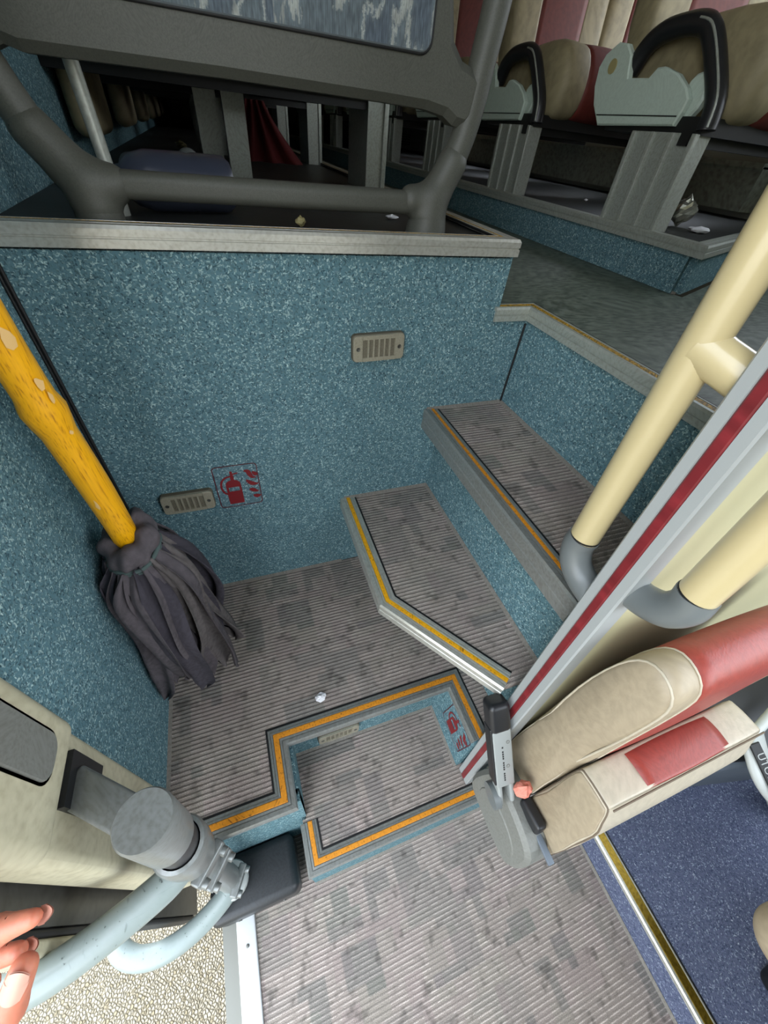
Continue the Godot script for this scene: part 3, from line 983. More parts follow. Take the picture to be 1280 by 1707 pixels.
# ------------------------------------------------------------------ door side
func build_door() -> void:
	# pillar cover
	var o := thing("door_pillar_cover", "cream moulded cover of the door pillar beside the blue wall", "pillar cover", Vector3.ZERO)
	var st := tool()
	rbox(st, Vector3(0.05, 0.56, 0.118), 0.012, Transform3D(Basis(), Vector3(-0.017, 0.10, 0.489)), 4)
	obj("lower_cover", st, mats.cream_plastic, o)
	st = tool()
	rbox(st, Vector3(0.056, 1.0, 0.128), 0.016, Transform3D(Basis(), Vector3(-0.014, 0.872, 0.489)), 4)
	obj("upper_cover", st, mats.cream_plastic, o)
	st = tool()
	extrude(st, rounded_rect(0.452, 0.408, 0.496, 0.72, 0.016), 0.004, Transform3D(Basis(Vector3(0, 0, 1), Vector3(0, 1, 0), Vector3(1, 0, 0)), Vector3(0.0125, 0, 0)), 0.0012)
	obj("flap", st, mats.cover_grey, o).set_meta("label", "grey rounded flap in the cream cover")
	st = tool()
	extrude(st, rounded_rect(0.449, 0.405, 0.499, 0.724, 0.018), 0.002, Transform3D(Basis(Vector3(0, 0, 1), Vector3(0, 1, 0), Vector3(1, 0, 0)), Vector3(0.0120, 0, 0)), 0.0)
	obj("flap_gasket", st, mats.rubber, o)
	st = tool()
	bx(st, Vector3(0.002, 0.30, 0.455), Vector3(0.0148, 0.374, 0.508))  # dark patch standing in for the shade inside the slot
	obj("slot_shade", st, mats.black_plastic, o)
	# door post with its bracket and swing arms
	var p := thing("door_post", "grey door operating post with round cap, clamps and swing arms", "door mechanism", Vector3(0.051, H0 + 0.126, 0.557))
	var base := Vector3(0.051, H0 + 0.126, 0.557)
	var top := Vector3(0.099, 0.412, 0.552)
	var ax := along(Vector3.ZERO, top - base)
	var L := (top - base).length()
	st = tool()
	lathe(st, [[0.0, 0.0], [0.021, 0.0], [0.021, L - 0.19]], 28, ax)
	obj("shaft", st, mats.grey_paint, p)
	st = tool()
	lathe(st, [[0.022, 0.014], [0.031, 0.014], [0.033, 0.017], [0.033, 0.034], [0.031, 0.037], [0.022, 0.037]], 28, ax)
	obj("seat_ring", st, mats.white_plastic, p).set_meta("label", "white plastic ring at the foot of the shaft")
	st = tool()
	lathe(st, [[0.0, L - 0.24], [0.027, L - 0.24], [0.0285, L - 0.236], [0.0285, L - 0.205], [0.0305, L - 0.200], [0.0305, L - 0.160], [0.028, L - 0.152], [0.024, L - 0.150]], 30, ax)
	obj("collar", st, mats.grey_paint, p)
	st = tool()
	lathe(st, [[0.0, L - 0.155], [0.0225, L - 0.155], [0.0225, L - 0.095], [0.0, L - 0.095]], 26, ax)
	obj("bushing", st, mats.black_plastic, p)
	st = tool()
	lathe(st, [[0.0, L - 0.1], [0.0255, L - 0.1], [0.0262, L - 0.097], [0.0262, L - 0.004], [0.0245, L], [0.0, L]], 32, ax)
	obj("cap", st, mats.grey_paint, p)
	# welded bracket to the pillar
	st = tool()
	var ba := Vector3(0.006, 0.345, 0.481) - base
	var bb := top - base + Vector3(-0.006, -0.062, 0.0)
	var d := (bb - ba)
	var bmid := (ba + bb) * 0.5
	var bz := d.normalized()
	var byv := Vector3.UP
	var bxv := byv.cross(bz).normalized()
	byv = bz.cross(bxv)
	rbox(st, Vector3(0.036, 0.03, d.length()), 0.004, Transform3D(Basis(bxv, byv, bz), bmid), 2)
	obj("bracket", st, mats.grey_paint, p)
	# clamps with bolt heads
	for q in [L - 0.27, L - 0.36, 0.075]:
		st = tool()
		var c: Vector3 = ax * Vector3(0, q, 0)
		rbox(st, Vector3(0.014, 0.028, 0.052), 0.003, Transform3D(ax.basis * Basis(Vector3.UP, -0.75 - q * 0.6), c + ax.basis * Basis(Vector3.UP, -0.75 - q * 0.6) * Vector3(0.02, 0, 0)), 2)
		for e in [-0.018, 0.018]:
			var h: Vector3 = c + ax.basis * Basis(Vector3.UP, -0.75 - q * 0.6) * Vector3(0.026, 0, e)
			var h2: Vector3 = h + ax.basis * Basis(Vector3.UP, -0.75 - q * 0.6) * Vector3(0.008, 0, 0)
			lathe(st, [[0.0, 0.0], [0.0062, 0.0], [0.0062, 0.008], [0.0, 0.008]], 6, along(h, h2))
		obj("clamp", st, mats.grey_paint, p)
	st = tool()
	var ua := [Vector3(0.086, 0.205, 0.556), Vector3(0.066, 0.204, 0.575), Vector3(0.024, 0.203, 0.592), Vector3(-0.022, 0.202, 0.606), Vector3(-0.062, 0.2, 0.614), Vector3(-0.10, 0.2, 0.614), Vector3(-0.135, 0.2, 0.60), Vector3(-0.152, 0.2, 0.572), Vector3(-0.158, 0.2, 0.52)]
	for k in ua.size():
		ua[k] -= base
	tube(st, spline(ua, 5), 0.0185, 24)
	obj("upper_arm", st, mats.arm_paint, p).set_meta("label", "curved grey green tube of the upper swing arm")
	st = tool()
	var la := [Vector3(0.055, -0.262, 0.56), Vector3(0.034, -0.268, 0.580), Vector3(-0.02, -0.275, 0.606), Vector3(-0.075, -0.275, 0.617), Vector3(-0.12, -0.275, 0.610), Vector3(-0.15, -0.275, 0.590), Vector3(-0.158, -0.275, 0.565), Vector3(-0.16, -0.275, 0.52)]
	for k in la.size():
		la[k] -= base
	tube(st, spline(la, 5), 0.019, 24)
	obj("lower_arm", st, mats.arm_paint, p).set_meta("label", "bent grey tube of the lower swing arm")
	# housing on the floor
	var hb := thing("mechanism_housing", "black rounded plastic housing under the door post", "housing", Vector3(0.092, H0, 0.565))
	st = tool()
	rbox(st, Vector3(0.180, 0.125, 0.106), 0.016, Transform3D(Basis(), Vector3(0, 0.0625, 0)), 4)
	obj("body", st, mats.box_black, hb)
	for sx in [-0.045, 0.05]:
		st = tool()
		lathe(st, [[0.0, 0.0], [0.004, 0.0], [0.004, 0.003], [0.0, 0.003]], 10, along(Vector3(sx, 0.045, 0.052), Vector3(sx, 0.045, 0.06)))
		obj("screw", st, mats.screw, hb)
	# sill
	var sill := Node3D.new()
	sill.name = "trim_sill"
	add_child(sill)
	sill.set_meta("kind", "structure")
	tag(sill, "white metal door sill strip beside the pebble paving", "sill")
	st = tool()
	rbox(st, Vector3(0.040, 0.012, 1.4), 0.003, Transform3D(Basis(), Vector3(0.051, H0 + 0.001, 1.29)), 2)
	obj("strip", st, mats.sill_white, sill)
	for k in 8:
		st = tool()
		lathe(st, [[0.0035, 0.0], [0.0035, 0.001], [0.0, 0.0018]], 10, Transform3D(Basis(), Vector3(0.052, H0 + 0.007, 0.662 + k * 0.12)))
		obj("screw", st, mats.screw, sill)
	st = tool()
	bx(st, Vector3(0.0, GROUND + 0.2, 0.5), Vector3(0.072, H0 - 0.006, 2.0))
	struct("wall_sill", st, mats.shell, "outer body edge below the door sill")
	# open door leaf outside
	var leaf := Node3D.new()
	leaf.name = "door_1"
	add_child(leaf)
	leaf.set_meta("kind", "structure")
	tag(leaf, "open door leaf with dark pane standing outside the pillar", "door")
	st = tool()
	bx(st, Vector3(-0.085, -0.44, 0.36), Vector3(-0.055, 1.7, 0.574))
	obj("pane", st, mats.dark_leaf, leaf)
	st = tool()
	rbox(st, Vector3(0.03, 1.55, 0.016), 0.005, Transform3D(Basis(), Vector3(-0.07, 0.905, 0.590)), 2)
	obj("edge_trim", st, mats.cream_plastic, leaf)
	st = tool()
	rbox(st, Vector3(0.028, 2.1, 0.008), 0.0035, Transform3D(Basis(), Vector3(-0.07, 0.63, 0.578)), 2)
	obj("edge_rubber", st, mats.rubber, leaf)

# ------------------------------------------------------------------ driver's side
func build_platform() -> void:
	floor_piece([Vector2(0.893, 0.565), Vector2(2.12, 0.565), Vector2(2.12, 2.0), Vector2(0.893, 2.0)], HP, "carpet_indigo", "indigo speckled carpet of the driver platform", 0.03)
	riser("wall_platform", Vector3(0.887, H0 - 0.02, 0.565), Vector3(0.91, HP - 0.012, 2.0), "carpet_indigo", "narrow indigo carpeted riser below the brass strip")
	# console box behind the folded seat
	var c := thing("console_box", "dark slate plastic box on the indigo carpet behind the folded seat", "box", Vector3(1.37, HP, 0.70))
	var st := tool()
	rbox(st, Vector3(0.46, 0.24, 0.20), 0.014, Transform3D(Basis(Vector3.UP, -0.235), Vector3(0, 0.12, 0)), 3)
	obj("body", st, mats.slate, c)
	st = tool()
	rbox(st, Vector3(0.44, 0.012, 0.18), 0.005, Transform3D(Basis(Vector3.UP, -0.235), Vector3(0, 0.245, 0)), 2)
	obj("lid", st, mats.black_plastic, c)
	# white curved lever guard with a dark label
	var g := thing("lever_guard", "white curved guard with a dark lettered label beside the folded seat", "guard", Vector3(1.165, HP, 0.815))
	st = tool()
	var path := []
	for q in [Vector3(0.06, 0.30, -0.12), Vector3(0.035, 0.285, -0.075), Vector3(0.025, 0.26, -0.03), Vector3(0.055, 0.23, 0.015), Vector3(0.13, 0.17, 0.05), Vector3(0.24, 0.015, 0.06)]:
		path.append(q)
	tube(st, spline(path, 6), 0.040, 20, true, 0.35, Vector3(0.25, 0.9, 0.3).normalized())
	obj("arm", st, mats.white_plastic, g)
	st = tool()
	var lx := Transform3D(Basis(Vector3(0.0, -0.45, 0.9).normalized(), Vector3(0.95, 0.15, 0.1).normalized(), Vector3(0, 1, 0)).orthonormalized(), Vector3(0.014, 0.292, -0.045))
	extrude(st, PackedVector2Array([Vector2(-0.05, -0.012), Vector2(0.045, -0.012), Vector2(0.06, 0.002), Vector2(0.06, 0.012), Vector2(-0.05, 0.012)]), 0.004, lx, 0.001)
	obj("label_plate", st, mats.print_dark, g)
	var tm := TextMesh.new()
	tm.text = "UTOM"
	tm.font = SystemFont.new()
	tm.font.font_names = PackedStringArray(["Droid Sans"])
	tm.font_size = 32
	tm.pixel_size = 0.0007
	tm.depth = 0.001
	var ti := MeshInstance3D.new()
	ti.mesh = tm
	ti.name = "lettering"
	ti.material_override = mats.arm_white
	ti.transform = lx * Transform3D(Basis(), Vector3(0.0, 0.0, 0.0045))
	g.add_child(ti)
	st = tool()
	tube(st, [Vector3(0.04, 0.30, -0.10), Vector3(0.16, 0.33, -0.13), Vector3(0.3, 0.36, -0.15)], 0.011, 12)
	obj("rod", st, mats.white_plastic, g)
	# corner of the driver's seat
	var s := thing("driver_seat", "beige rounded cushion of the driver seat on the indigo carpet", "seat", Vector3(1.065, HP, 1.155))
	st = tool()
	rbox(st, Vector3(0.44, 0.13, 0.46), 0.05, Transform3D(Basis(Vector3.UP, -0.12), Vector3(0.025, 0.335, 0.0)), 5)
	obj("cushion", st, mats.beige, s)
	st = tool()
	rbox(st, Vector3(0.26, 0.28, 0.30), 0.02, Transform3D(Basis(), Vector3(0.12, 0.14, 0.05)), 3)
	obj("pedestal", st, mats.dark_frame, s)
	st = tool()
	var pp := []
	for k in 41:
		var t := k / 40.0
		pp.append(Basis(Vector3.UP, -0.12) * Vector3(-0.2205 + 0.003 * sin(t * 9.0), 0.008, lerpf(-0.18, 0.18, t)) + Vector3(0.025, 0.335, 0))
	tube(st, pp, 0.0022, 6)
	obj("piping", st, mats.beige_light, s)

# ------------------------------------------------------------------ folding guide seat
# pad: closed section of (z, y) points drawn along x, ends rounded where asked
func pad(st: SurfaceTool, sec: PackedVector2Array, x0: float, x1: float, round0: float, round1: float, grow := 0.0, sag := 0.0) -> void:
	var c := Vector2.ZERO
	for p in sec:
		c += p
	c /= sec.size()
	var rows := []
	var seg := 5
	var xs := []
	if round0 > 0.0:
		for k in seg + 1:
			var t := float(k) / seg
			xs.append([x0 + round0 * t, round0 * (1.0 - sqrt(1.0 - (1.0 - t) * (1.0 - t)))])
	else:
		xs.append([x0, 0.0])
	for k in 9:
		xs.append([lerpf(x0 + round0, x1 - round1, (k + 1) / 10.0), 0.0])
	if round1 > 0.0:
		for k in seg + 1:
			var t := 1.0 - float(k) / seg
			xs.append([x1 - round1 * t, round1 * (1.0 - sqrt(1.0 - (1.0 - t) * (1.0 - t)))])
	else:
		xs.append([x1, 0.0])
	var n := sec.size()
	for e in xs:
		var row := []
		var t: float = (e[0] - x0) / (x1 - x0)
		for p in sec:
			var dlt := p - c
			var q: Vector2 = p - dlt.normalized() * (e[1] - grow) + dlt.normalized() * sag * 4.0 * t * (1.0 - t)
			row.append(Vector3(e[0], q.y, q.x))
		rows.append(row)
	st.set_smooth_group(0)
	for i in rows.size() - 1:
		for k in n:
			var k2 := (k + 1) % n
			var hint: Vector3 = rows[i][k] + rows[i][k2] - 2.0 * Vector3(rows[i][k].x, c.y, c.x)
			quad(st, rows[i][k], rows[i + 1][k], rows[i + 1][k2], rows[i][k2], hint)
	for e in 2:
		var i: int = 0 if e == 0 else rows.size() - 1
		var mid := Vector3(rows[i][0].x, c.y, c.x)
		for k in n:
			tri(st, mid, rows[i][k], rows[i][(k + 1) % n], Vector3(-1 if e == 0 else 1, 0, 0))

func v2(list: Array) -> Array:
	var out := []
	for p in list:
		out.append(Vector2(p[0], p[1]))
	return out

func build_guide_seat() -> void:
	var o := thing("guide_seat", "folded guide seat in beige leather with red centre panels", "seat", Vector3.ZERO)
	# backrest
	var bs := smooth_poly(v2([[0.580, 0.0], [0.640, 0.005], [0.643, 0.10], [0.643, 0.30], [0.643, 0.43], [0.638, 0.48], [0.618, 0.499], [0.594, 0.495], [0.578, 0.455], [0.567, 0.36], [0.562, 0.2], [0.562, 0.05]]), 3)
	var st := tool()
	pad(st, bs, 0.612, 0.652, 0.022, 0.0)
	pad(st, bs, 0.888, 0.935, 0.0, 0.022)
	obj("back_bolster", st, mats.beige, o)
	st = tool()
	pad(st, bs, 0.652, 0.888, 0.0, 0.0, 0.0006, 0.004)
	obj("back_centre", st, mats.red, o).set_meta("label", "red centre panel of the seat back")
	st = tool()
	var c := Vector2(0.605, 0.25)
	var ring := []
	for k in bs.size() + 1:
		var p: Vector2 = bs[k % bs.size()]
		var dl := p - c
		ring.append(Vector3(0.6175, (p - dl.normalized() * 0.0075).y, (p - dl.normalized() * 0.0075).x))
	tube(st, ring, 0.0016, 6, false)
	ring = []
	for k in bs.size() + 1:
		var p: Vector2 = bs[k % bs.size()]
		ring.append(Vector3(0.652, (p + (p - c).normalized() * 0.0006).y, (p + (p - c).normalized() * 0.0006).x))
	tube(st, ring, 0.0012, 6, false)
	obj("back_seam", st, mats.beige_light, o)
	# cushion, folded up against the back
	var cs := smooth_poly(v2([[0.648, 0.0], [0.646, 0.16], [0.646, 0.238], [0.655, 0.251], [0.690, 0.254], [0.699, 0.250], [0.709, 0.220], [0.720, 0.178], [0.728, 0.06], [0.727, -0.04], [0.712, -0.060], [0.665, -0.055]]), 3)
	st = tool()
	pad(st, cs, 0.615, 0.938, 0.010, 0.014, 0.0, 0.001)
	obj("cushion", st, mats.beige_light, o)  # paler than the end face: light on the front band put into the colour
	var top := smooth_poly(v2([[0.6465, 0.236], [0.655, 0.2512], [0.672, 0.2545], [0.688, 0.2545], [0.6955, 0.2525], [0.692, 0.245], [0.672, 0.242], [0.652, 0.232]]), 3)
	st = tool()
	pad(st, top, 0.690, 0.858, 0.0, 0.0, 0.0022, 0.0015)
	obj("cushion_centre", st, mats.red, o).set_meta("label", "red panel on the upper edge of the folded cushion")
	st = tool()
	pad(st, cs, 0.613, 0.618, 0.0035, 0.0, -0.006)
	obj("cushion_side", st, mats.beige, o)
	st = tool()
	var seam := []
	for k in 31:
		var x := lerpf(0.622, 0.932, k / 30.0)
		seam.append(Vector3(x, 0.2535 + 0.0006 * sin(k * 0.7), 0.7012))
	tube(st, seam, 0.0013, 6)
	ring = []
	var cc := Vector2(0.69, 0.1)
	for k in cs.size() + 1:
		var p: Vector2 = cs[k % cs.size()]
		var dl := p - cc
		ring.append(Vector3(0.6185, (p - dl.normalized() * 0.003).y, (p - dl.normalized() * 0.003).x))
	tube(st, ring, 0.0015, 6, false)
	obj("cushion_seam", st, mats.stitch, o)
	# frame that carries the seat on the platform
	st = tool()
	rbox(st, Vector3(0.05, 0.44, 0.04), 0.006, Transform3D(Basis(), Vector3(0.925, -0.11, 0.60)), 2)
	rbox(st, Vector3(0.30, 0.05, 0.05), 0.006, Transform3D(Basis(), Vector3(0.77, 0.0, 0.605)), 2)
	obj("seat_frame", st, mats.dark_frame, o)
	# grey side cover at the hip
	st = tool()
	var cover := smooth_poly(v2([[0.574, -0.105], [0.583, 0.022], [0.60, 0.040], [0.64, 0.044], [0.69, 0.034], [0.722, 0.010], [0.730, -0.04], [0.724, -0.108], [0.69, -0.126], [0.63, -0.126]]), 3)
	extrude(st, cover, 0.042, Transform3D(Basis(Vector3(0, 0, 1), Vector3(0, 1, 0), Vector3(-1, 0, 0)), Vector3(0.612, 0, 0)), 0.008)
	obj("side_cover", st, mats.cover_grey, o).set_meta("label", "grey plastic side cover at the hinge")
	st = tool()
	extrude(st, smooth_poly(v2([[0.600, -0.07], [0.61, -0.02], [0.66, -0.01], [0.70, -0.03], [0.712, -0.07], [0.69, -0.10], [0.63, -0.10]]), 3), 0.003, Transform3D(Basis(Vector3(0, 0, 1), Vector3(0, 1, 0), Vector3(-1, 0, 0)), Vector3(0.571, 0, 0)), 0.002)
	obj("cover_relief", st, mats.cover_grey, o)
	# armrest, swung up
	var hinge := Vector3(0.566, 0.062, 0.622)
	var tip := Vector3(0.558, 0.222, 0.520)
	var ay := (tip - hinge).normalized()
	var axx := Vector3(1, 0.05, 0.1)
	axx = (axx - ay * axx.dot(ay)).normalized()
	var az := axx.cross(ay)
	var af := Transform3D(Basis(axx, ay, az), hinge)
	var L := (tip - hinge).length()
	st = tool()
	rbox(st, Vector3(0.034, L * 0.62, 0.026), 0.003, af * Transform3D(Basis(), Vector3(0, L * 0.42, 0)), 2)
	obj("armrest", st, mats.arm_white, o).set_meta("label", "pale plastic armrest swung upright")
	st = tool()
	rbox(st, Vector3(0.037, L * 0.30, 0.034), 0.009, af * Transform3D(Basis(), Vector3(0, L * 0.86, -0.001)), 4)
	rbox(st, Vector3(0.006, L * 0.62, 0.024), 0.002, af * Transform3D(Basis(), Vector3(-0.0165, L * 0.45, -0.001)), 2)
	obj("armrest_pad", st, mats.black_plastic, o).set_meta("label", "black end pad and side of the armrest")
	for e in [-0.011, 0.011]:
		st = tool()
		rbox(st, Vector3(0.009, 0.045, 0.024), 0.004, af * Transform3D(Basis(), Vector3(e, 0.002, 0.0)), 3)
		obj("hinge_fork", st, mats.arm_white, o)
	st = tool()
	tube(st, [af * Vector3(-0.024, -0.012, -0.006), af * Vector3(-0.012, -0.012, -0.006)], 0.022, 24)
	obj("hinge_disc", st, mats.elbow_grey, o)
	# tiny printed line and two worn marks on the armrest
	st = tool()
	for k in 16:
		if k % 5 == 4:
			continue
		bx(st, Vector3(-0.003, 0.035 + k * 0.0046, 0.0131), Vector3(-0.0005, 0.038 + k * 0.0046, 0.0135), af)
	obj("print", st, mats.print_dark, o)
	for q in [[0.009, L * 0.60], [0.006, L * 0.34]]:
		st = tool()
		lathe(st, [[0.0022, 0.0], [0.0034, 0.0], [0.0034, 0.0006], [0.0022, 0.0006]], 12, af * Transform3D(Basis(Vector3.RIGHT, PI / 2), Vector3(q[0], q[1], 0.0129)))
		obj("mould_mark", st, mats.cover_grey, o)
	# belt buckle and the crumpled tissue by the hinge
	var bk := thing("belt_buckle", "black seat belt buckle tucked beside the folded cushion", "buckle", Vector3(0.60, 0.03, 0.67))
	st = tool()
	rbox(st, Vector3(0.02, 0.03, 0.05), 0.006, Transform3D(Basis(Vector3.RIGHT, -0.15), Vector3(0, 0.018, 0.0)), 3)
	obj("body", st, mats.black_plastic, bk)
	st = tool()
	rbox(st, Vector3(0.012, 0.006, 0.05), 0.002, Transform3D(Basis(Vector3.RIGHT, 0.1), Vector3(0.002, -0.004, 0.043)), 2)
	obj("strap", st, mats.slate, bk)
	crumple("tissue", "crumpled pink tissue stuck beside the armrest hinge", "tissue", Vector3(0.588, 0.090, 0.634), 0.027, mats.tissue_pink, 5, "")

# crumpled lump: a sphere with creased facets
func crumple(called: String, label: String, category: String, at: Vector3, r: float, m: Material, seed_: int, group := "", flat := 1.0) -> MeshInstance3D:
	var rr := RandomNumberGenerator.new()
	rr.seed = seed_
	var nz := FastNoiseLite.new()
	nz.seed = seed_
	nz.frequency = 0.9
	nz.noise_type = FastNoiseLite.TYPE_CELLULAR
	var st := tool()
	st.set_smooth_group(-1)
	var nu := 14
	var nv := 9
	var pts := []
	for j in nv + 1:
		var row := []
		for i in nu:
			var th := PI * j / nv
			var ph := TAU * i / nu
			var d := Vector3(sin(th) * cos(ph), cos(th), sin(th) * sin(ph))
			var k := 0.72 + 0.42 * nz.get_noise_3dv(d * 1.6 + Vector3(seed_, 0, 0)) + 0.12 * rr.randf()
			if j == 0 or j == nv:
				k = 0.8
			row.append(Vector3(d.x * r * k, d.y * r * k * flat, d.z * r * k * 0.8))
		pts.append(row)
	for j in nv:
		for i in nu:
			var i2 := (i + 1) % nu
			quad(st, pts[j][i], pts[j + 1][i], pts[j + 1][i2], pts[j][i2], pts[j][i] + pts[j + 1][i2])
	var o := obj(called, st, m)
	o.position = at
	tag(o, label, category, group)
	return o

# ------------------------------------------------------------------ grey frame with fabric panel in front of the first row
func build_modesty_frame() -> void:
	var z := -0.06
	var o := thing("modesty_frame", "grey moulded frame with patterned fabric panel on the platform edge", "partition", Vector3(0.36, H6, z))
	var off := Vector3(0.36, H6, z)
	var st := tool()
	# left upright with its socket
	tube(st, spline([Vector3(0.108, 0.79, z) - off, Vector3(0.094, 0.812, z) - off, Vector3(0.078, 0.845, z) - off, Vector3(0.062, 0.885, z) - off, Vector3(0.040, 0.96, z) - off, Vector3(0.02, 1.10, z) - off], 5), 0.020, 20)
	tube(st, spline([Vector3(0.60, 0.80, z) - off, Vector3(0.625, 0.86, z) - off, Vector3(0.636, 0.90, z) - off, Vector3(0.642, 0.95, z) - off, Vector3(0.650, 1.02, z) - off, Vector3(0.654, 1.14, z) - off], 5), 0.0185, 20)
	obj("upright", st, mats.frame_grey, o)
	st = tool()
	nets(st, [[Vector3(0.118, 0.776, z) - off, Vector3(0.119, 0.795, z) - off, 0.029, 0.027], [Vector3(0.112, 0.798, z) - off, Vector3(0.079, 0.842, z) - off, 0.026, 0.0235], [Vector3(0.115, 0.797, z) - off, Vector3(0.145, 0.797, z) - off, 0.0215, 0.0205]], 0.0035, 0.004)
	tube(st, [Vector3(0.118, 0.7575, z) - off, Vector3(0.118, 0.776, z) - off], 0.0285, 24)
	obj("socket", st, mats.frame_grey, o)
	st = tool()
	nets(st, [[Vector3(0.590, 0.782, z) - off, Vector3(0.592, 0.80, z) - off, 0.030, 0.025], [Vector3(0.594, 0.80, z) - off, Vector3(0.620, 0.848, z) - off, 0.0235, 0.0222], [Vector3(0.590, 0.801, z) - off, Vector3(0.558, 0.801, z) - off, 0.021, 0.0195]], 0.0035, 0.004)
	tube(st, [Vector3(0.590, 0.7575, z) - off, Vector3(0.590, 0.785, z) - off], [0.034, 0.0295], 24)
	obj("socket", st, mats.frame_grey, o)
	st = tool()
	rbox(st, Vector3(0.42, 0.030, 0.030), 0.011, Transform3D(Basis(), Vector3(0.352, 0.7975, z) - off), 4)
	obj("lower_rail", st, mats.frame_grey, o)
	# moulded shell around the fabric
	st = tool()
	var shell := PackedVector2Array([Vector2(0.085, 0.905), Vector2(0.10, 0.901), Vector2(0.30, 0.903), Vector2(0.50, 0.902), Vector2(0.56, 0.901), Vector2(0.590, 0.897), Vector2(0.606, 0.889), Vector2(0.624, 0.887), Vector2(0.646, 0.905), Vector2(0.650, 0.94), Vector2(0.640, 0.938), Vector2(0.626, 0.945), Vector2(0.608, 0.950), Vector2(0.592, 0.965), Vector2(0.583, 1.0), Vector2(0.580, 1.30), Vector2(0.06, 1.30), Vector2(0.038, 0.98), Vector2(0.055, 0.915), Vector2(0.066, 0.897)])
	for k in shell.size():
		shell[k] -= Vector2(0.36, H6)
	extrude(st, shell, 0.032, Transform3D(Basis(), Vector3(0, 0, -0.016)), 0.009)
	obj("shell", st, mats.frame_grey, o)
	st = tool()
	var fab := rounded_rect(0.17 - 0.36, 0.949 - H6, 0.556 - 0.36, 1.26 - H6, 0.014)
	extrude(st, fab, 0.006, Transform3D(Basis(), Vector3(0, 0, 0.0135)), 0.002, 1.0)
	obj("fabric_panel", st, mats.moquette, o).set_meta("label", "grey and white patterned fabric panel")
	st = tool()
	var rim := []
	for p in fab:
		rim.append(Vector3(p.x, p.y, 0.0165))
	rim.append(rim[0])
	tube(st, rim, 0.0022, 6, false)
	obj("fabric_edge", st, mats.rubber, o)
	# bare metal stay behind the socket
	st = tool()
	tube(st, [Vector3(0.136, 0.8, -0.115) - off, Vector3(0.131, 0.93, -0.115) - off, Vector3(0.131, 1.2, -0.115) - off], 0.0085, 14)
	tube(st, [Vector3(0.136, H6, -0.115) - off, Vector3(0.136, 0.8, -0.115) - off], 0.011, 14)
	obj("stay", st, mats.aluminium_dull, o)

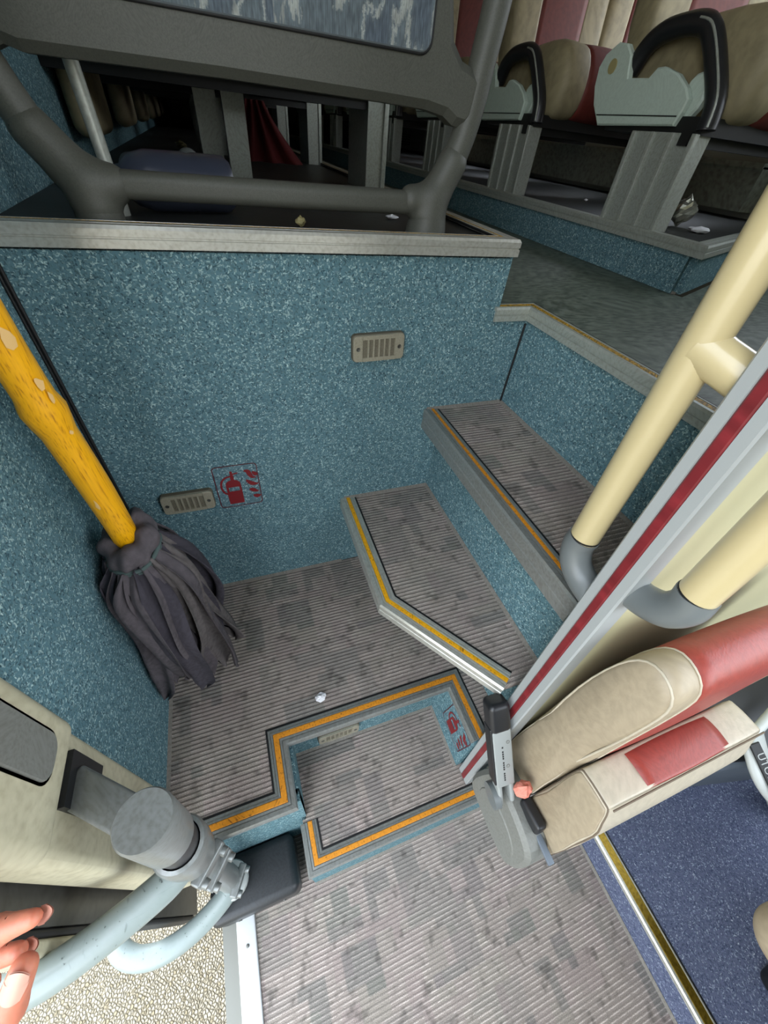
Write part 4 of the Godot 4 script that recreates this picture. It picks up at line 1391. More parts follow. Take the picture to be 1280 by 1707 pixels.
# ------------------------------------------------------------------ passenger seats
func make_seat(called: String, label: String, group: String, at: Vector3, mirror: float) -> Node3D:
	# origin on the platform at the aisle-side pedestal; +x away from the aisle on the far side
	var o := thing(called, label, "bus seat", at, group)
	var B := Basis(Vector3(mirror, 0, 0), Vector3(0, 1, 0), Vector3(0, 0, 1))
	var st := tool()
	bx(st, Vector3(0.004, 0.0, -0.085), Vector3(0.05, 0.17, 0.085), Transform3D(B, Vector3.ZERO))
	for zz in [-0.085, -0.028, 0.028, 0.085]:
		rbox(st, Vector3(0.012, 0.17, 0.012), 0.002, Transform3D(B, Vector3(0.004 * mirror, 0.085, zz)), 2)
	obj("pedestal", st, mats.aluminium_dull, o)
	st = tool()
	bx(st, Vector3(0.01, 0.168, -0.20), Vector3(0.76, 0.196, 0.09), Transform3D(B, Vector3.ZERO))
	bx(st, Vector3(0.0, 0.150, 0.05), Vector3(0.76, 0.172, 0.075), Transform3D(B, Vector3.ZERO))
	obj("seat_frame", st, mats.dark_frame, o)
	# side plate with its notch
	var pl := [[0.933, -0.506], [0.97, -0.545], [1.002, -0.562], [1.036, -0.568], [1.057, -0.556], [1.074, -0.522], [1.07, -0.492], [1.052, -0.468], [1.024, -0.457], [1.014, -0.452], [1.012, -0.389], [1.027, -0.374], [1.028, -0.354], [1.016, -0.309], [0.995, -0.272], [0.978, -0.255], [0.958, -0.258], [0.937, -0.266]]
	var poly := PackedVector2Array()
	for q in pl:
		poly.append(Vector2(q[1] + 0.285, q[0] - H6))
	var side := Transform3D(Basis(Vector3(0, 0, 1), Vector3(0, 1, 0), Vector3(-mirror, 0, 0)), Vector3(0.012 * mirror, 0, 0))
	st = tool()
	extrude(st, poly, 0.014, side, 0.003)
	var sp := obj("side_plate", st, mats.plate_mint, o)
	sp.set_meta("label", "pale mint side plate with a notch")
	st = tool()
	bx(st, Vector3(-0.0035, 0.194, -0.232), Vector3(-0.0015, 0.196, 0.02), Transform3D(B, Vector3.ZERO))
	obj("plate_groove", st, mats.rubber, sp)
	st = tool()
	lathe(st, [[0.0, 0.0], [0.013, 0.0], [0.013, 0.002], [0.0, 0.002]], 18, Transform3D(Basis(Vector3(0, 0, 1), Vector3(-mirror, 0, 0), Vector3(0, 1, 0)), Vector3(-0.002 * mirror, 0.278, -0.232)))
	obj("plate_badge", st, mats.wrapper, sp)
	st = tool()
	extrude(st, smooth_poly([Vector2(0.0, 0.19), Vector2(0.03, 0.19), Vector2(0.052, 0.22), Vector2(0.035, 0.26), Vector2(0.0, 0.25)], 3), 0.016, Transform3D(side.basis, Vector3(0.03 * mirror, 0, 0)), 0.004)
	obj("plate_backing", st, mats.plate_mint, o)
	# dark arched armrest frame
	st = tool()
	var arch := spline([Vector3(0.022, 0.176, 0.088), Vector3(0.022, 0.22, 0.078), Vector3(0.022, 0.27, 0.04), Vector3(0.022, 0.316, -0.004), Vector3(0.022, 0.330, -0.035), Vector3(0.022, 0.332, -0.08), Vector3(0.022, 0.326, -0.13), Vector3(0.022, 0.306, -0.168), Vector3(0.022, 0.27, -0.19)], 4)
	for k in arch.size():
		arch[k].x *= mirror
	tube(st, arch, 0.019, 12)
	obj("armrest", st, mats.black_plastic, o)
	st = tool()
	var hl := []
	for k in 18:
		hl.append(arch[k] + Vector3(-0.016 * mirror, 0.004, 0.0125))
	tube(st, hl, 0.0025, 6)
	obj("armrest_trim", st, mats.aluminium_dull, o)
	# two cushions and two backs, beige with red centres
	for s in 2:
		var x0 := 0.045 + s * 0.362
		var cs := smooth_poly(v2([[-0.23, 0.20], [0.02, 0.19], [0.105, 0.20], [0.128, 0.26], [0.11, 0.325], [0.05, 0.352], [-0.10, 0.345], [-0.23, 0.335]]), 3)
		var bsx := smooth_poly(v2([[-0.20, 0.30], [-0.205, 0.42], [-0.225, 0.65], [-0.25, 0.92], [-0.29, 1.0], [-0.33, 0.95], [-0.315, 0.65], [-0.285, 0.40], [-0.265, 0.30]]), 3)
		for part in 3:
			var a: float = x0 + [0.0, 0.09, 0.265][part]
			var b: float = x0 + [0.09, 0.265, 0.355][part]
			var r0 := 0.03 if part == 0 else 0.0
			var r1 := 0.03 if part == 2 else 0.0
			if mirror < 0.0:
				var t := -a
				a = -b
				b = t
				var tr := r0
				r0 = r1
				r1 = tr
			st = tool()
			pad(st, cs, a, b, r0, r1, 0.0, 0.004)
			obj("cushion_centre" if part == 1 else "cushion", st, mats.seat_red if part == 1 else mats.seat_beige, o)
			st = tool()
			pad(st, bsx, a, b, r0, r1, 0.0, 0.006)
			obj("back_centre" if part == 1 else "back", st, mats.seat_red if part == 1 else mats.seat_beige, o)
	return o

func build_passenger_seats() -> void:
	var names := ["first", "second", "third", "fourth", "fifth", "sixth", "seventh", "eighth"]
	var first: Node3D = null
	for k in 8:
		var at := Vector3(1.252, H6, -0.285 - 0.61 * k)
		var label: String = "beige and red double bus seat across the aisle, %s from the front" % names[k]
		if first == null:
			first = make_seat("bus_seat", label, "seats across the aisle", at, 1.0)
		else:
			var c: Node3D = first.duplicate()
			c.name = numbered("bus_seat")
			add_child(c)
			c.position = at
			c.set_meta("label", label)
	var door: Node3D = null
	for k in 7:
		var at := Vector3(0.708, H6, -0.70 - 0.735 * k)
		var label: String = "dark double bus seat behind the grey frame on the door side, %s from the front" % names[k]
		if door == null:
			door = make_seat("bus_seat", label, "seats on the door side", at, -1.0)
			# second leg towards the wall
			for zz in [-0.03, 0.03]:
				var st := tool()
				bx(st, Vector3(-0.41 + zz, 0.0, -0.08 + zz), Vector3(-0.36 + zz, 0.17, -0.03 + zz))
				obj("inner_leg", st, mats.aluminium_dull, door)
			var sw := tool()
			rbox(sw, Vector3(0.05, 0.13, 0.28), 0.024, Transform3D(Basis(), Vector3(-0.672, 0.115, -0.10)), 4)
			obj("wall_side_cover", sw, mats.seat_beige, door).set_meta("label", "rounded beige cover along the side wall")
		else:
			var c: Node3D = door.duplicate()
			c.name = numbered("bus_seat")
			add_child(c)
			c.position = at
			c.set_meta("label", label)
	# heater duct along the far wall
	var d := thing("heater_duct", "grey heater duct with slotted grille along the wall across the aisle", "duct", Vector3(2.055, H6, -2.0))
	var st := tool()
	bx(st, Vector3(-0.02, 0.02, -4.0), Vector3(0.045, 0.14, 1.45))
	bx(st, Vector3(-0.026, 0.135, -4.0), Vector3(0.045, 0.15, 1.45))
	obj("casing", st, mats.duct, d)
	for k in 5:
		st = tool()
		for r in 5:
			for c in 12:
				bx(st, Vector3(-0.0225, 0.045 + r * 0.016, -0.25 + c * 0.03 - k * 0.9), Vector3(-0.0195, 0.053 + r * 0.016, -0.228 + c * 0.03 - k * 0.9))
		obj("grille", st, mats.rubber, d)

# ------------------------------------------------------------------ mop
func build_mop() -> void:
	var foot := Vector3(0.07, 0.0, 0.21)
	var o := thing("mop", "dark grey cloth mop with worn yellow bamboo handle in the corner", "mop", foot)
	var st := tool()
	# handle: bamboo culm with one swollen node
	var a := Vector3(0.0555, 0.412, 0.192) - foot
	var b := Vector3(0.0535, 1.32, 0.262) - foot
	var pts := []
	var rad := []
	for k in 61:
		var t := k / 60.0
		pts.append(a.lerp(b, t) + Vector3(0.0015 * sin(t * 17.0), 0, 0.0015 * cos(t * 13.0)))
		var r := 0.0178 - 0.0012 * cos(t * 21.0) * 0.4
		for nd in [0.245, 0.62, 0.93]:
			r += 0.0042 * exp(-pow((t - nd) / 0.014, 2.0))
			r += 0.0007 * smoothstep(nd - 0.03, nd, t) * (1.0 - smoothstep(nd, nd + 0.12, t))
		rad.append(r)
	tube(st, pts, rad, 11)
	obj("handle", st, mats.bamboo, o).set_meta("label", "yellow painted bamboo handle")
	# bare patches where the paint has chipped off
	var rr := RandomNumberGenerator.new()
	rr.seed = 12
	var camdir := Vector3(0.55, 0.35, 0.6).normalized()
	for q in [[0.288, 0.1, 0.011, 0.0055], [0.268, 0.3, 0.008, 0.004], [0.335, 0.05, 0.012, 0.006], [0.105, -0.75, 0.010, 0.003], [0.222, 0.25, 0.003, 0.003]]:
		st = tool()
		st.set_smooth_group(0)
		var c: Vector3 = a.lerp(b, q[0])
		var ri: float = rad[int(q[0] * 60)] + 0.0006
		var dirn := Basis(Vector3.UP, q[1]) * Vector3(camdir.x, 0, camdir.z).normalized()
		var sidev := Vector3.UP.cross(dirn)
		var rim := []
		for k in 7:
			var an := TAU * k / 7
			var w: float = q[3] * cos(an) * rr.randf_range(0.35, 1.2)
			var h: float = q[2] * sin(an) * rr.randf_range(0.4, 1.2)
			var ph := w / ri
			rim.append(c + dirn * ri * cos(ph) + sidev * ri * sin(ph) + Vector3(0, h, h * 0.077))
		var mid := c + dirn * (ri + 0.0002)
		for k in 7:
			tri(st, mid, rim[k], rim[(k + 1) % 7], dirn)
		obj("bare_patch", st, mats.bare_bamboo, o)
	# gathered cap of cloth round the handle end
	st = tool()
	var prof := []
	var nseg := 40
	var rows := []
	for pr in [[0.015, 0.428], [0.027, 0.434], [0.036, 0.431], [0.0415, 0.422], [0.043, 0.412], [0.040, 0.403], [0.036, 0.397]]:
		var row := []
		for k in nseg:
			var an := TAU * k / nseg
			var w: float = 1.0 + 0.07 * sin(an * 9.0 + pr[1] * 60.0) + 0.05 * sin(an * 4.0 + 1.0)
			row.append(Vector3(0.058 + pr[0] * w * cos(an) * 0.92, pr[1] + 0.004 * sin(an * 5.0) + 0.010 * sin(an + 2.6), 0.194 + pr[0] * w * sin(an) * 1.1) - foot)
		rows.append(row)
	st.set_smooth_group(0)
	for j in rows.size() - 1:
		for k in nseg:
			var k2 := (k + 1) % nseg
			var hint: Vector3 = rows[j][k] - (Vector3(0.058, 0.385, 0.194) - foot)
			quad(st, rows[j][k], rows[j + 1][k], rows[j + 1][k2], rows[j][k2], hint)
	obj("head_cap", st, mats.mop_cloth, o)
	st = tool()
	var cord := []
	for k in 49:
		var an := TAU * k / 48
		cord.append(Vector3(0.058 + 0.037 * cos(an), 0.399 + 0.010 * sin(an + 2.6) + 0.002 * sin(an * 4.0), 0.195 + 0.043 * sin(an)) - foot)
	tube(st, cord, 0.0034, 8, false)
	for k in 49:
		cord[k] += Vector3(0, -0.006, 0)
	tube(st, cord, 0.0026, 8, false)
	obj("cord", st, mats.mop_cord, o).set_meta("label", "grey green cord tied round the mop head")
	# strands: wide limp ribbons hanging to the floor
	rr.seed = 77
	var n := 30
	for k in n:
		var an := TAU * (k + rr.randf_range(-0.3, 0.3)) / n
		var layer := 1.0 if k % 2 == 0 else 0.8
		var dirv := Vector3(cos(an), 0, sin(an))
		var root := Vector3(0.058 + 0.034 * dirv.x, 0.402 + 0.010 * sin(an + 2.6), 0.195 + 0.040 * dirv.z)
		var spread: float = rr.randf_range(0.066, 0.094) * layer
		var end_r: float = rr.randf_range(0.050, 0.095) * layer
		var len_low: float = rr.randf_range(0.03, 0.10)
		if dirv.x > 0.3 and dirv.z < 0.2:
			len_low = rr.randf_range(0.05, 0.13)
		if dirv.z > 0.5:
			len_low = rr.randf_range(0.05, 0.10)
		var c2 := Vector3(0.060, 0, 0.205)
		var path := [root, Vector3(0.058 + spread * 0.82 * dirv.x, 0.345, 0.197 + spread * 0.9 * dirv.z), Vector3(0.06 + spread * dirv.x, 0.24, 0.2 + spread * 1.08 * dirv.z), Vector3(c2.x + lerpf(spread, end_r, 0.6) * dirv.x, 0.14, c2.z + lerpf(spread, end_r, 0.6) * 1.08 * dirv.z), Vector3(c2.x + end_r * dirv.x, len_low, c2.z + end_r * dirv.z)]
		for i in path.size():
			path[i].x = maxf(path[i].x, 0.014)
			if i > 0:
				path[i] += Vector3(rr.randf_range(-0.010, 0.010), 0, rr.randf_range(-0.010, 0.010))
			path[i].x = maxf(path[i].x, 0.012)
		var cen := spline(path, 6)
		var sidev := Vector3(-dirv.z, 0, dirv.x)
		var wide: float = rr.randf_range(0.013, 0.023)
		var fold: float = rr.randf_range(0.003, 0.008)
		st = tool()
		ribbon(st, cen, sidev, dirv, wide, fold, rr.randf_range(0, 6.0), foot)
		obj("strand", st, [mats.mop_cloth, mats.mop_cloth_faded, mats.mop_cloth, mats.mop_cloth_dark][rr.randi_range(0, 3)], o)

func ribbon(st: SurfaceTool, cen: Array, sidev: Vector3, outv: Vector3, wide: float, fold: float, phase: float, foot: Vector3) -> void:
	var n := cen.size()
	var m := 9
	var rows := []
	for i in n:
		var t := float(i) / (n - 1)
		var w := wide * (0.55 + 0.6 * smoothstep(0.0, 0.35, t)) * (1.0 - 0.75 * smoothstep(0.86, 1.0, t))
		var sd := (sidev + outv * 0.9 * sin(phase + t * 2.2)).normalized()
		var od := sd.cross(Vector3.UP)
		if od.dot(outv) < 0.0:
			od = -od
		var row := []
		for j in m:
			var s := float(j) / (m - 1) * 2.0 - 1.0
			var off := sd * w * s + od * (fold * cos(s * 4.0 + phase + t * 3.0) - 0.25 * w * s * s)
			var p: Vector3 = cen[i] + off
			p.x = maxf(p.x, 0.008)
			p.y = maxf(p.y, 0.004)
			row.append(p - foot)
		rows.append(row)
	st.set_smooth_group(0)
	var th := outv * 0.0022
	for i in n - 1:
		for j in m - 1:
			quad(st, rows[i][j], rows[i + 1][j], rows[i + 1][j + 1], rows[i][j + 1], outv)
			quad(st, rows[i][j] - th, rows[i + 1][j] - th, rows[i + 1][j + 1] - th, rows[i][j + 1] - th, -outv)
	st.set_smooth_group(-1)
	for i in n - 1:
		quad(st, rows[i][0], rows[i + 1][0], rows[i + 1][0] - th, rows[i][0] - th, -sidev)
		quad(st, rows[i][m - 1], rows[i + 1][m - 1], rows[i + 1][m - 1] - th, rows[i][m - 1] - th, sidev)
	for j in m - 1:
		quad(st, rows[n - 1][j], rows[n - 1][j + 1], rows[n - 1][j + 1] - th, rows[n - 1][j] - th, Vector3.DOWN)

# ------------------------------------------------------------------ step lights
func step_light(label: String, at: Vector3, tilt: float) -> void:
	var o := thing("step_light", label, "step light", at, "step lights in the carpeted walls")
	o.rotation.z = tilt
	var w := 0.0475
	var h := 0.0225
	var st := tool()
	extrude(st, rounded_rect(-w - 0.001, -h - 0.001, w + 0.001, h + 0.001, 0.007), 0.009, Transform3D(Basis(), Vector3(0, 0, 0.0)), 0.001)
	obj("base", st, mats.lamp_base, o)
	# frame: ends, rails and five bars around six openings
	st = tool()
	var zf := 0.009
	var ox := 0.030
	var oy := 0.0155
	var left := PackedVector2Array()
	for p in rounded_rect(-w, -h, w, h, 0.007, 5):
		if p.x < -ox:
			left.append(p)
	left.append(Vector2(-ox, -h))
	left.append(Vector2(-ox, h))
	var hull := Geometry2D.convex_hull(left)
	hull.remove_at(hull.size() - 1)
	extrude(st, hull, 0.004, Transform3D(Basis(), Vector3(0, 0, zf)), 0.0008)
	extrude(st, hull, 0.004, Transform3D(Basis(Vector3(-1, 0, 0), Vector3(0, 1, 0), Vector3(0, 0, 1)), Vector3(0, 0, zf)), 0.0008)
	bx(st, Vector3(-ox, -h, zf), Vector3(ox, -oy, zf + 0.004))
	bx(st, Vector3(-ox, oy, zf), Vector3(ox, h, zf + 0.004))
	for k in 5:
		var x := -ox + (k + 1) * ox * 2.0 / 6.0
		bx(st, Vector3(x - 0.0016, -oy, zf), Vector3(x + 0.0016, oy, zf + 0.004))
	obj("frame", st, mats.lamp_frame, o)
	st = tool()
	bx(st, Vector3(-ox, -oy, zf - 0.001), Vector3(ox, oy, zf + 0.0012))
	obj("lens", st, mats.lamp_lens, o)
	for s in [-1.0, 1.0]:
		st = tool()
		lathe(st, [[0.0, 0.0042], [0.0022, 0.0044], [0.0034, 0.0049], [0.0038, 0.004], [0.0038, 0.0]], 14, Transform3D(Basis(Vector3(1, 0, 0), Vector3(0, 0, 1), Vector3(0, -1, 0)), Vector3(s * 0.0385, 0, zf)))
		obj("screw", st, mats.screw, o)

func build_step_lights() -> void:
	step_light("slotted grey step light beside the fire extinguisher sticker", Vector3(0.112, 0.308, 0.0), 0.0)
	step_light("slotted grey step light high on the blue wall", Vector3(0.496, 0.600, 0.0), 0.03)
	step_light("slotted grey step light under the orange strip of the recess", Vector3(0.325, -0.122, 0.387), 0.0)

# ------------------------------------------------------------------ stickers
func fill_poly(im: Image, poly: PackedVector2Array, c: Color) -> void:
	var lo := poly[0]
	var hi := poly[0]
	for p in poly:
		lo = lo.min(p)
		hi = hi.max(p)
	for y in range(maxi(int(lo.y), 0), mini(int(hi.y) + 1, im.get_height())):
		for x in range(maxi(int(lo.x), 0), mini(int(hi.x) + 1, im.get_width())):
			if Geometry2D.is_point_in_polygon(Vector2(x + 0.5, y + 0.5), poly):
				im.set_pixel(x, y, c)

func thick_line(pts: Array, wds: Array) -> PackedVector2Array:
	var l := PackedVector2Array()
	var r := PackedVector2Array()
	for i in pts.size():
		var d: Vector2 = (pts[mini(i + 1, pts.size() - 1)] - pts[maxi(i - 1, 0)]).normalized()
		var n: Vector2 = Vector2(-d.y, d.x) * wds[i]
		l.append(pts[i] + n)
		r.append(pts[i] - n)
	r.reverse()
	l.append_array(r)
	return l

func sp2(pts: Array, per := 6) -> Array:
	var out := []
	for i in pts.size() - 1:
		for k in per:
			out.append(pts[i].cubic_interpolate(pts[i + 1], pts[maxi(i - 1, 0)], pts[mini(i + 2, pts.size() - 1)], float(k) / per))
	out.append(pts[pts.size() - 1])
	return out

func build_stickers() -> void:
	var w := 400
	var h := 480
	var red := Color(0.46, 0.09, 0.12, 1.0)
	var film := Color(0.55, 0.62, 0.66, 0.10)
	var im := Image.create(w, h, false, Image.FORMAT_RGBA8)
	im.fill(Color(0.46, 0.09, 0.12, 0.0))
	fill_poly(im, rounded_rect(4, 4, w - 4, h - 4, 34), Color(0.30, 0.10, 0.14, 1.0))
	fill_poly(im, rounded_rect(13, 13, w - 13, h - 13, 27), film)
	# cylinder of the extinguisher with a blank band
	var body := PackedVector2Array([Vector2(92, 440), Vector2(92, 220), Vector2(98, 192), Vector2(116, 172), Vector2(140, 164), Vector2(178, 164), Vector2(202, 172), Vector2(220, 192), Vector2(226, 220), Vector2(226, 440)])
	fill_poly(im, body, red)
	fill_poly(im, rounded_rect(112, 244, 208, 290, 4), film)
	fill_poly(im, rounded_rect(146, 110, 176, 170, 5), red)
	fill_poly(im, rounded_rect(150, 66, 172, 114, 4), red)
	fill_poly(im, thick_line(sp2([Vector2(160, 104), Vector2(190, 96), Vector2(218, 92)]), _same(13, 7.0)), red)
	fill_poly(im, thick_line(sp2([Vector2(160, 122), Vector2(108, 128), Vector2(66, 168), Vector2(52, 232), Vector2(66, 290), Vector2(96, 318)]), _same(31, 9.0)), red)
	# flames
	for f in [[[272, 78], [306, 88], [322, 128], [340, 158], [376, 164]], [[280, 178], [304, 210], [334, 232], [362, 238], [388, 234]], [[288, 296], [314, 300], [336, 312], [356, 322], [380, 324]], [[318, 366], [338, 380], [358, 384], [374, 382], [388, 380]], [[346, 96], [362, 118], [374, 128], [384, 130], [390, 130]]]:
		var ps := []
		for q in f:
			ps.append(Vector2(q[0], q[1]))
		var wd := []
		for k in 25:
			wd.append(1.5 + 20.0 * sin(PI * pow(k / 24.0, 0.8)))
		fill_poly(im, thick_line(sp2(ps), wd), red)
	im.generate_mipmaps()
	var m := mat("sticker", Color.WHITE, 0.4)
	m.albedo_texture = ImageTexture.create_from_image(im)
	m.transparency = BaseMaterial3D.TRANSPARENCY_ALPHA
	m.cull_mode = BaseMaterial3D.CULL_DISABLED
	var st := tool()
	st.set_smooth_group(-1)
	quad(st, Vector3(-0.044, 0.056, 0), Vector3(0.044, 0.056, 0), Vector3(0.044, -0.056, 0), Vector3(-0.044, -0.056, 0), Vector3(0, 0, 1), Vector2(0, 0), Vector2(1, 0), Vector2(1, 1), Vector2(0, 1))
	var a := obj("fire_extinguisher_sticker", st, m)
	a.position = Vector3(0.2115, 0.324, 0.0012)
	tag(a, "burgundy fire extinguisher pictogram on the large blue wall", "sticker")
	var b: MeshInstance3D = a.duplicate()
	b.name = numbered("fire_extinguisher_sticker")
	add_child(b)
	b.transform = Transform3D(Basis(Vector3(0, -0.12, 1), Vector3(0, 1, 0.12), Vector3(-1, 0, 0)).orthonormalized(), Vector3(0.5788, -0.085, 0.478))
	b.set_meta("label", "red fire extinguisher pictogram on the recess side wall")

func _same(n: int, v: float) -> Array:
	var out := []
	for k in n:
		out.append(v)
	return out

# ------------------------------------------------------------------ litter
func build_litter() -> void:
	crumple("paper_scrap", "small crumpled white paper scrap on the brown matting", "paper", Vector3(0.296, 0.009, 0.352), 0.020, mats.paper, 3, "", 0.6)
	crumple("food_wrapper", "crumpled yellowish wrapper behind the aluminium edge", "wrapper", Vector3(0.384, H6 + 0.008, -0.075), 0.014, mats.wrapper, 8, "", 0.7)
	crumple("paper_cup_lid", "pale flattened paper beside the grey frame foot", "paper", Vector3(0.578, H6 + 0.004, -0.19), 0.02, mats.paper, 11, "", 0.25)
	crumple("plastic_bag", "crumpled clear plastic bag behind the front pedestal across the aisle", "bag", Vector3(1.455, H6 + 0.034, -0.30), 0.058, mats.foil, 14, "", 0.8)
	crumple("paper_packet", "flat white paper packet beside the crumpled plastic bag", "paper", Vector3(1.43, H6 + 0.007, -0.21), 0.048, mats.paper, 16, "", 0.2)
	crumple("bottle_cap_litter", "tiny white scrap under the second seat across the aisle", "scrap", Vector3(1.54, H6 + 0.004, -0.77), 0.012, mats.paper, 18, "", 0.4)
	crumple("snack_wrapper", "dull green wrapper on the dark floor under the seats", "wrapper", Vector3(0.20, H6 + 0.012, -1.55), 0.035, mats.wrapper, 21, "", 0.5)
	# red cloth slumped beside a seat pedestal
	var st := tool()
	var rows := []
	for j in 13:
		var t := j / 12.0
		var row := []
		for i in 17:
			var s := i / 16.0 * 2.0 - 1.0
			var wv := 0.03 + 0.10 * pow(t, 1.3)
			row.append(Vector3(s * wv + 0.02 * t, 0.15 * (1.0 - t) + 0.004, 0.012 * sin(s * 11.0) * (0.4 + t) + 0.02 * t))
		rows.append(row)
	st.set_smooth_group(0)
	for j in 12:
		for i in 16:
			quad(st, rows[j][i], rows[j + 1][i], rows[j + 1][i + 1], rows[j][i + 1], Vector3(0, 0.2, 1))
			var bk := Vector3(0, 0, -0.012)
			quad(st, rows[j][i] + bk, rows[j + 1][i] + bk, rows[j + 1][i + 1] + bk, rows[j][i + 1] + bk, Vector3(0, 0.2, -1))
	var cl := obj("red_cloth", st, mats.cloth_red)
	cl.position = Vector3(0.46, H6, -1.22)
	tag(cl, "dark red cloth slumped under the seats on the door side", "cloth")
	# big plastic jug lying behind the lower rail
	var j := thing("plastic_jug", "blue grey plastic water jug lying behind the frame socket", "jug", Vector3(0.225, H6 + 0.036, -0.16))
	st = tool()
	lathe(st, [[0.0, -0.07], [0.028, -0.07], [0.0345, -0.062], [0.0355, -0.02], [0.034, -0.012], [0.0355, -0.004], [0.0355, 0.045], [0.029, 0.068], [0.018, 0.080], [0.016, 0.090], [0.0, 0.090]], 28, Transform3D(Basis(Vector3(0, 1, 0), Vector3(-1, 0, 0.15).normalized(), Vector3(0.15, 0, 1).normalized()), Vector3.ZERO))
	obj("body", st, mats.jug, j)
	st = tool()
	lathe(st, [[0.0, 0.088], [0.018, 0.088], [0.018, 0.104], [0.0, 0.104]], 18, Transform3D(Basis(Vector3(0, 1, 0), Vector3(-1, 0, 0.15).normalized(), Vector3(0.15, 0, 1).normalized()), Vector3.ZERO))
	obj("cap", st, mats.slate, j)
	var bg := thing("dark_bag", "dark slate bag with pale handle lying behind the water jug", "bag", Vector3(0.19, H6, -0.40))
	st = tool()
	rbox(st, Vector3(0.14, 0.05, 0.12), 0.022, Transform3D(Basis(Vector3.UP, 0.3), Vector3(0, 0.025, 0)), 5)
	obj("body", st, mats.slate, bg)
	st = tool()
	tube(st, spline([Vector3(0.03, 0.046, 0.03), Vector3(0.04, 0.058, 0.035), Vector3(0.055, 0.056, 0.035), Vector3(0.062, 0.035, 0.03)], 5), 0.007, 8)
	obj("handle", st, mats.elbow_grey, bg)

# ------------------------------------------------------------------ hand at the edge of the frame
func build_hand() -> void:
	var o := thing("person", "bare hand with pinched fingers reaching in beside the door arm", "person", Vector3(0.085, 0.55, 0.62))
	# bones: [from, to, radius from, radius to]; joints of each finger run from tip to knuckle
	var bones := []
	# directions in the picture: right along u, down along v, away along w
	var hb := Basis.from_euler(Vector3(-0.7755, -0.4226, 0.1199))
	var u := hb.x
	var v := -hb.y
	var w := -hb.z
	var idx := [Vector3(0.0169, 0.0199, -0.0046), Vector3(-0.0040, 0.0089, -0.0067), Vector3(-0.0401, -0.0162, -0.0098), Vector3(-0.0776, -0.0392, 0.0011)]
	var mid := [Vector3(0.0013, -0.0039, 0.0033), Vector3(-0.0214, -0.0161, 0.0001), Vector3(-0.0573, -0.0418, -0.0023), Vector3(-0.0889, -0.0576, 0.0082)]
	var rin := [Vector3(-0.0224, -0.0307, 0.0092), Vector3(-0.0418, -0.0427, 0.0057), Vector3(-0.0752, -0.0683, 0.0058), Vector3(-0.1029, -0.0801, 0.0153)]
	var lit := [Vector3(-0.0432, -0.0588, 0.0162), Vector3(-0.0609, -0.0694, 0.0135), Vector3(-0.0891, -0.0873, 0.0139), Vector3(-0.1177, -0.1016, 0.0225)]
	var thb := [Vector3(0.0107, 0.0064, 0.0119), Vector3(0.0003, -0.0078, 0.0240), Vector3(-0.0251, -0.0354, 0.0360), Vector3(-0.0711, -0.0667, 0.0367)]
	var wrist := Vector3(-0.1692, -0.1254, 0.0372)
	for f in [[idx, 0.0044, 0.0068, 0.0078, 0.010], [mid, 0.0046, 0.0060, 0.0076, 0.010], [rin, 0.0046, 0.0062, 0.0076, 0.010], [lit, 0.0042, 0.0056, 0.0068, 0.009], [thb, 0.0062, 0.0074, 0.0092, 0.0125]]:
		for k in 3:
			bones.append([f[0][k], f[0][k + 1], f[1 + k], f[2 + k]])
	for f in [idx, mid, rin, lit, thb]:
		bones.append([f[3], wrist.lerp(f[3], 0.12), 0.0135, 0.019])
	bones.append([wrist, wrist + hb * Vector3(-0.12, -0.07, -0.03), 0.023, 0.030])
	var st := tool()
	nets(st, bones, 0.002, 0.0012)
	obj("hand", st, mats.skin, o)
	# nails
	nail(o, thb[0], thb[1], (-w + u * 0.30).normalized(), 0.0058, 0.0165, 0.0060)
	nail(o, idx[0], idx[1], (u * 0.55 + w * 0.75 + v * 0.35).normalized(), 0.0044, 0.008, 0.0046)
	nail(o, mid[0], mid[1], (u * 0.55 + w * 0.75 + v * 0.35).normalized(), 0.0044, 0.008, 0.0048)

func nail(o: Node3D, tip: Vector3, joint: Vector3, out: Vector3, wd: float, ln: float, r: float) -> void:
	var d := (tip - joint).normalized()
	out = (out - d * out.dot(d)).normalized()
	var s := d.cross(out)
	var st := tool()
	st.set_smooth_group(0)
	var n := 8
	var pts := []
	for i in n + 1:
		var row := []
		var t := float(i) / n
		for j in n + 1:
			var q := float(j) / n * 2.0 - 1.0
			var wq := wd * (0.86 + 0.14 * sin(PI * t)) * q * 0.92
			var along_ := lerpf(-ln * 0.62, 0.0062, t) - (0.003 * q * q if t > 0.5 else -0.002 * q * q)
			var rr := r * (1.08 + 0.10 * (1.0 - t))
			var lift := sqrt(maxf(rr * rr - wq * wq * 0.75, 0.0)) + 0.0010
			row.append(tip + d * along_ + s * wq + out * lift)
		pts.append(row)
	for i in n:
		for j in n:
			quad(st, pts[i][j], pts[i + 1][j], pts[i + 1][j + 1], pts[i][j + 1], out)
			quad(st, pts[i][j] - out * 0.0008, pts[i + 1][j] - out * 0.0008, pts[i + 1][j + 1] - out * 0.0008, pts[i][j + 1] - out * 0.0008, -out)
	obj("nail", st, mats.nail, o)

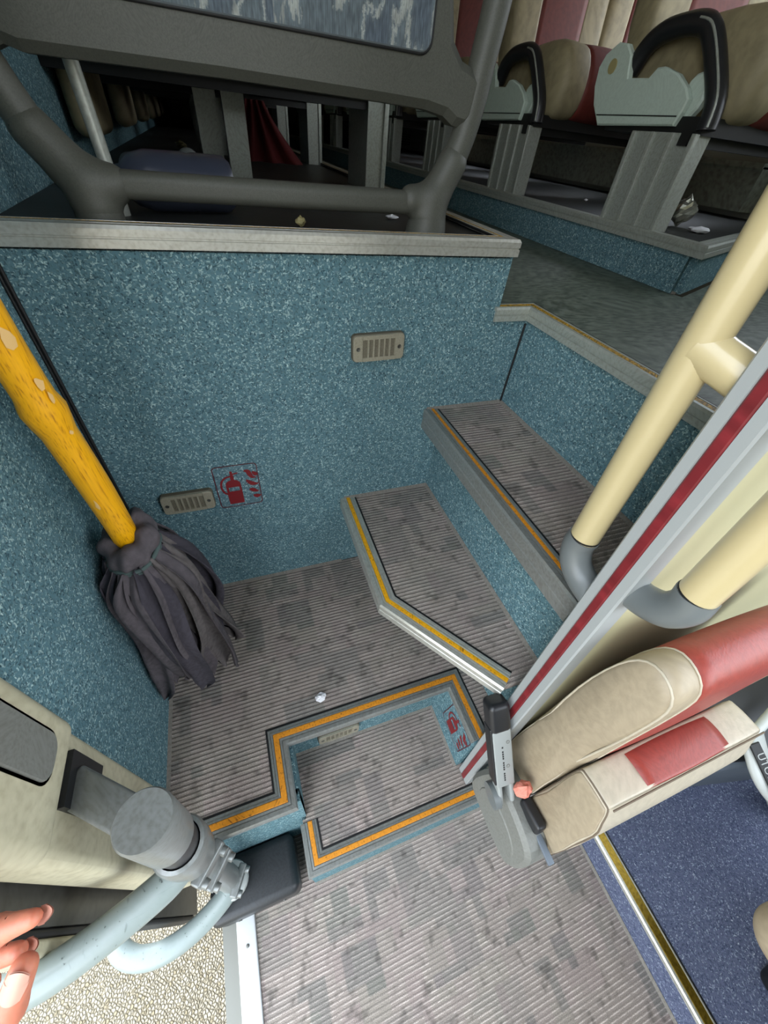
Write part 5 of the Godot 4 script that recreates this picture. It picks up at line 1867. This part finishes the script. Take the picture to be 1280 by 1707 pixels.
# smooth union of tapered capsules, meshed as surface nets
func nets(st: SurfaceTool, bones: Array, cell: float, blend: float) -> void:
	var lo := Vector3(1e9, 1e9, 1e9)
	var hi := -lo
	for b in bones:
		for e in 2:
			var r: float = b[2 + e] + cell * 3.0
			lo = lo.min(b[e] - Vector3(r, r, r))
			hi = hi.max(b[e] + Vector3(r, r, r))
	var nx := int((hi.x - lo.x) / cell) + 2
	var ny := int((hi.y - lo.y) / cell) + 2
	var nz := int((hi.z - lo.z) / cell) + 2
	var acc := PackedFloat32Array()
	acc.resize(nx * ny * nz)
	acc.fill(0.0)
	var kk := 1.0 / blend
	# exponential smooth minimum, summed bone by bone inside each bone's own box
	for b in bones:
		var r: float = maxf(b[2], b[3]) + blend * 4.0 + cell * 2.0
		var bl: Vector3 = (b[0].min(b[1]) - Vector3(r, r, r) - lo) / cell
		var bh: Vector3 = (b[0].max(b[1]) + Vector3(r, r, r) - lo) / cell
		var ab: Vector3 = b[1] - b[0]
		var ll := maxf(ab.length_squared(), 1e-9)
		for z in range(maxi(int(bl.z), 0), mini(int(bh.z) + 2, nz)):
			for y in range(maxi(int(bl.y), 0), mini(int(bh.y) + 2, ny)):
				for x in range(maxi(int(bl.x), 0), mini(int(bh.x) + 2, nx)):
					var p := lo + Vector3(x, y, z) * cell
					var t := clampf((p - b[0]).dot(ab) / ll, 0.0, 1.0)
					var d: float = (p - b[0] - ab * t).length() - lerpf(b[2], b[3], t)
					acc[(z * ny + y) * nx + x] += exp(-d * kk)
	var val := PackedFloat32Array()
	val.resize(acc.size())
	for i in acc.size():
		val[i] = 1.0 if acc[i] < 1e-12 else -blend * log(acc[i])
	var vid := {}
	var vs := []
	var corner := [Vector3i(0, 0, 0), Vector3i(1, 0, 0), Vector3i(0, 1, 0), Vector3i(1, 1, 0), Vector3i(0, 0, 1), Vector3i(1, 0, 1), Vector3i(0, 1, 1), Vector3i(1, 1, 1)]
	var edges := [[0, 1], [2, 3], [4, 5], [6, 7], [0, 2], [1, 3], [4, 6], [5, 7], [0, 4], [1, 5], [2, 6], [3, 7]]
	for z in nz - 1:
		for y in ny - 1:
			for x in nx - 1:
				var i0 := (z * ny + y) * nx + x
				if val[i0] > 0.02:
					continue
				var c := [val[i0], val[i0 + 1], val[i0 + nx], val[i0 + nx + 1], val[i0 + nx * ny], val[i0 + nx * ny + 1], val[i0 + nx * ny + nx], val[i0 + nx * ny + nx + 1]]
				var ins := 0
				for k in 8:
					if c[k] < 0.0:
						ins += 1
				if ins == 0 or ins == 8:
					continue
				var sum := Vector3.ZERO
				var cnt := 0
				for e in edges:
					if (c[e[0]] < 0.0) != (c[e[1]] < 0.0):
						var t: float = c[e[0]] / (c[e[0]] - c[e[1]])
						sum += Vector3(corner[e[0]]).lerp(Vector3(corner[e[1]]), t)
						cnt += 1
				vid[i0] = vs.size()
				vs.append(lo + (Vector3(x, y, z) + sum / cnt) * cell)
	st.set_smooth_group(0)
	var step := [1, nx, nx * ny]
	for z in range(1, nz - 1):
		for y in range(1, ny - 1):
			for x in range(1, nx - 1):
				var i0 := (z * ny + y) * nx + x
				if not vid.has(i0):
					continue
				for ax in 3:
					var a := val[i0]
					var b: float = val[i0 + step[ax]]
					if (a < 0.0) == (b < 0.0):
						continue
					var s1: int = step[(ax + 1) % 3]
					var s2: int = step[(ax + 2) % 3]
					var q := [i0, i0 - s1, i0 - s1 - s2, i0 - s2]
					if not (vid.has(q[1]) and vid.has(q[2]) and vid.has(q[3])):
						continue
					var n := Vector3.ZERO
					n[ax] = 1.0 if a < 0.0 else -1.0
					quad(st, vs[vid[q[0]]], vs[vid[q[1]]], vs[vid[q[2]]], vs[vid[q[3]]], n)
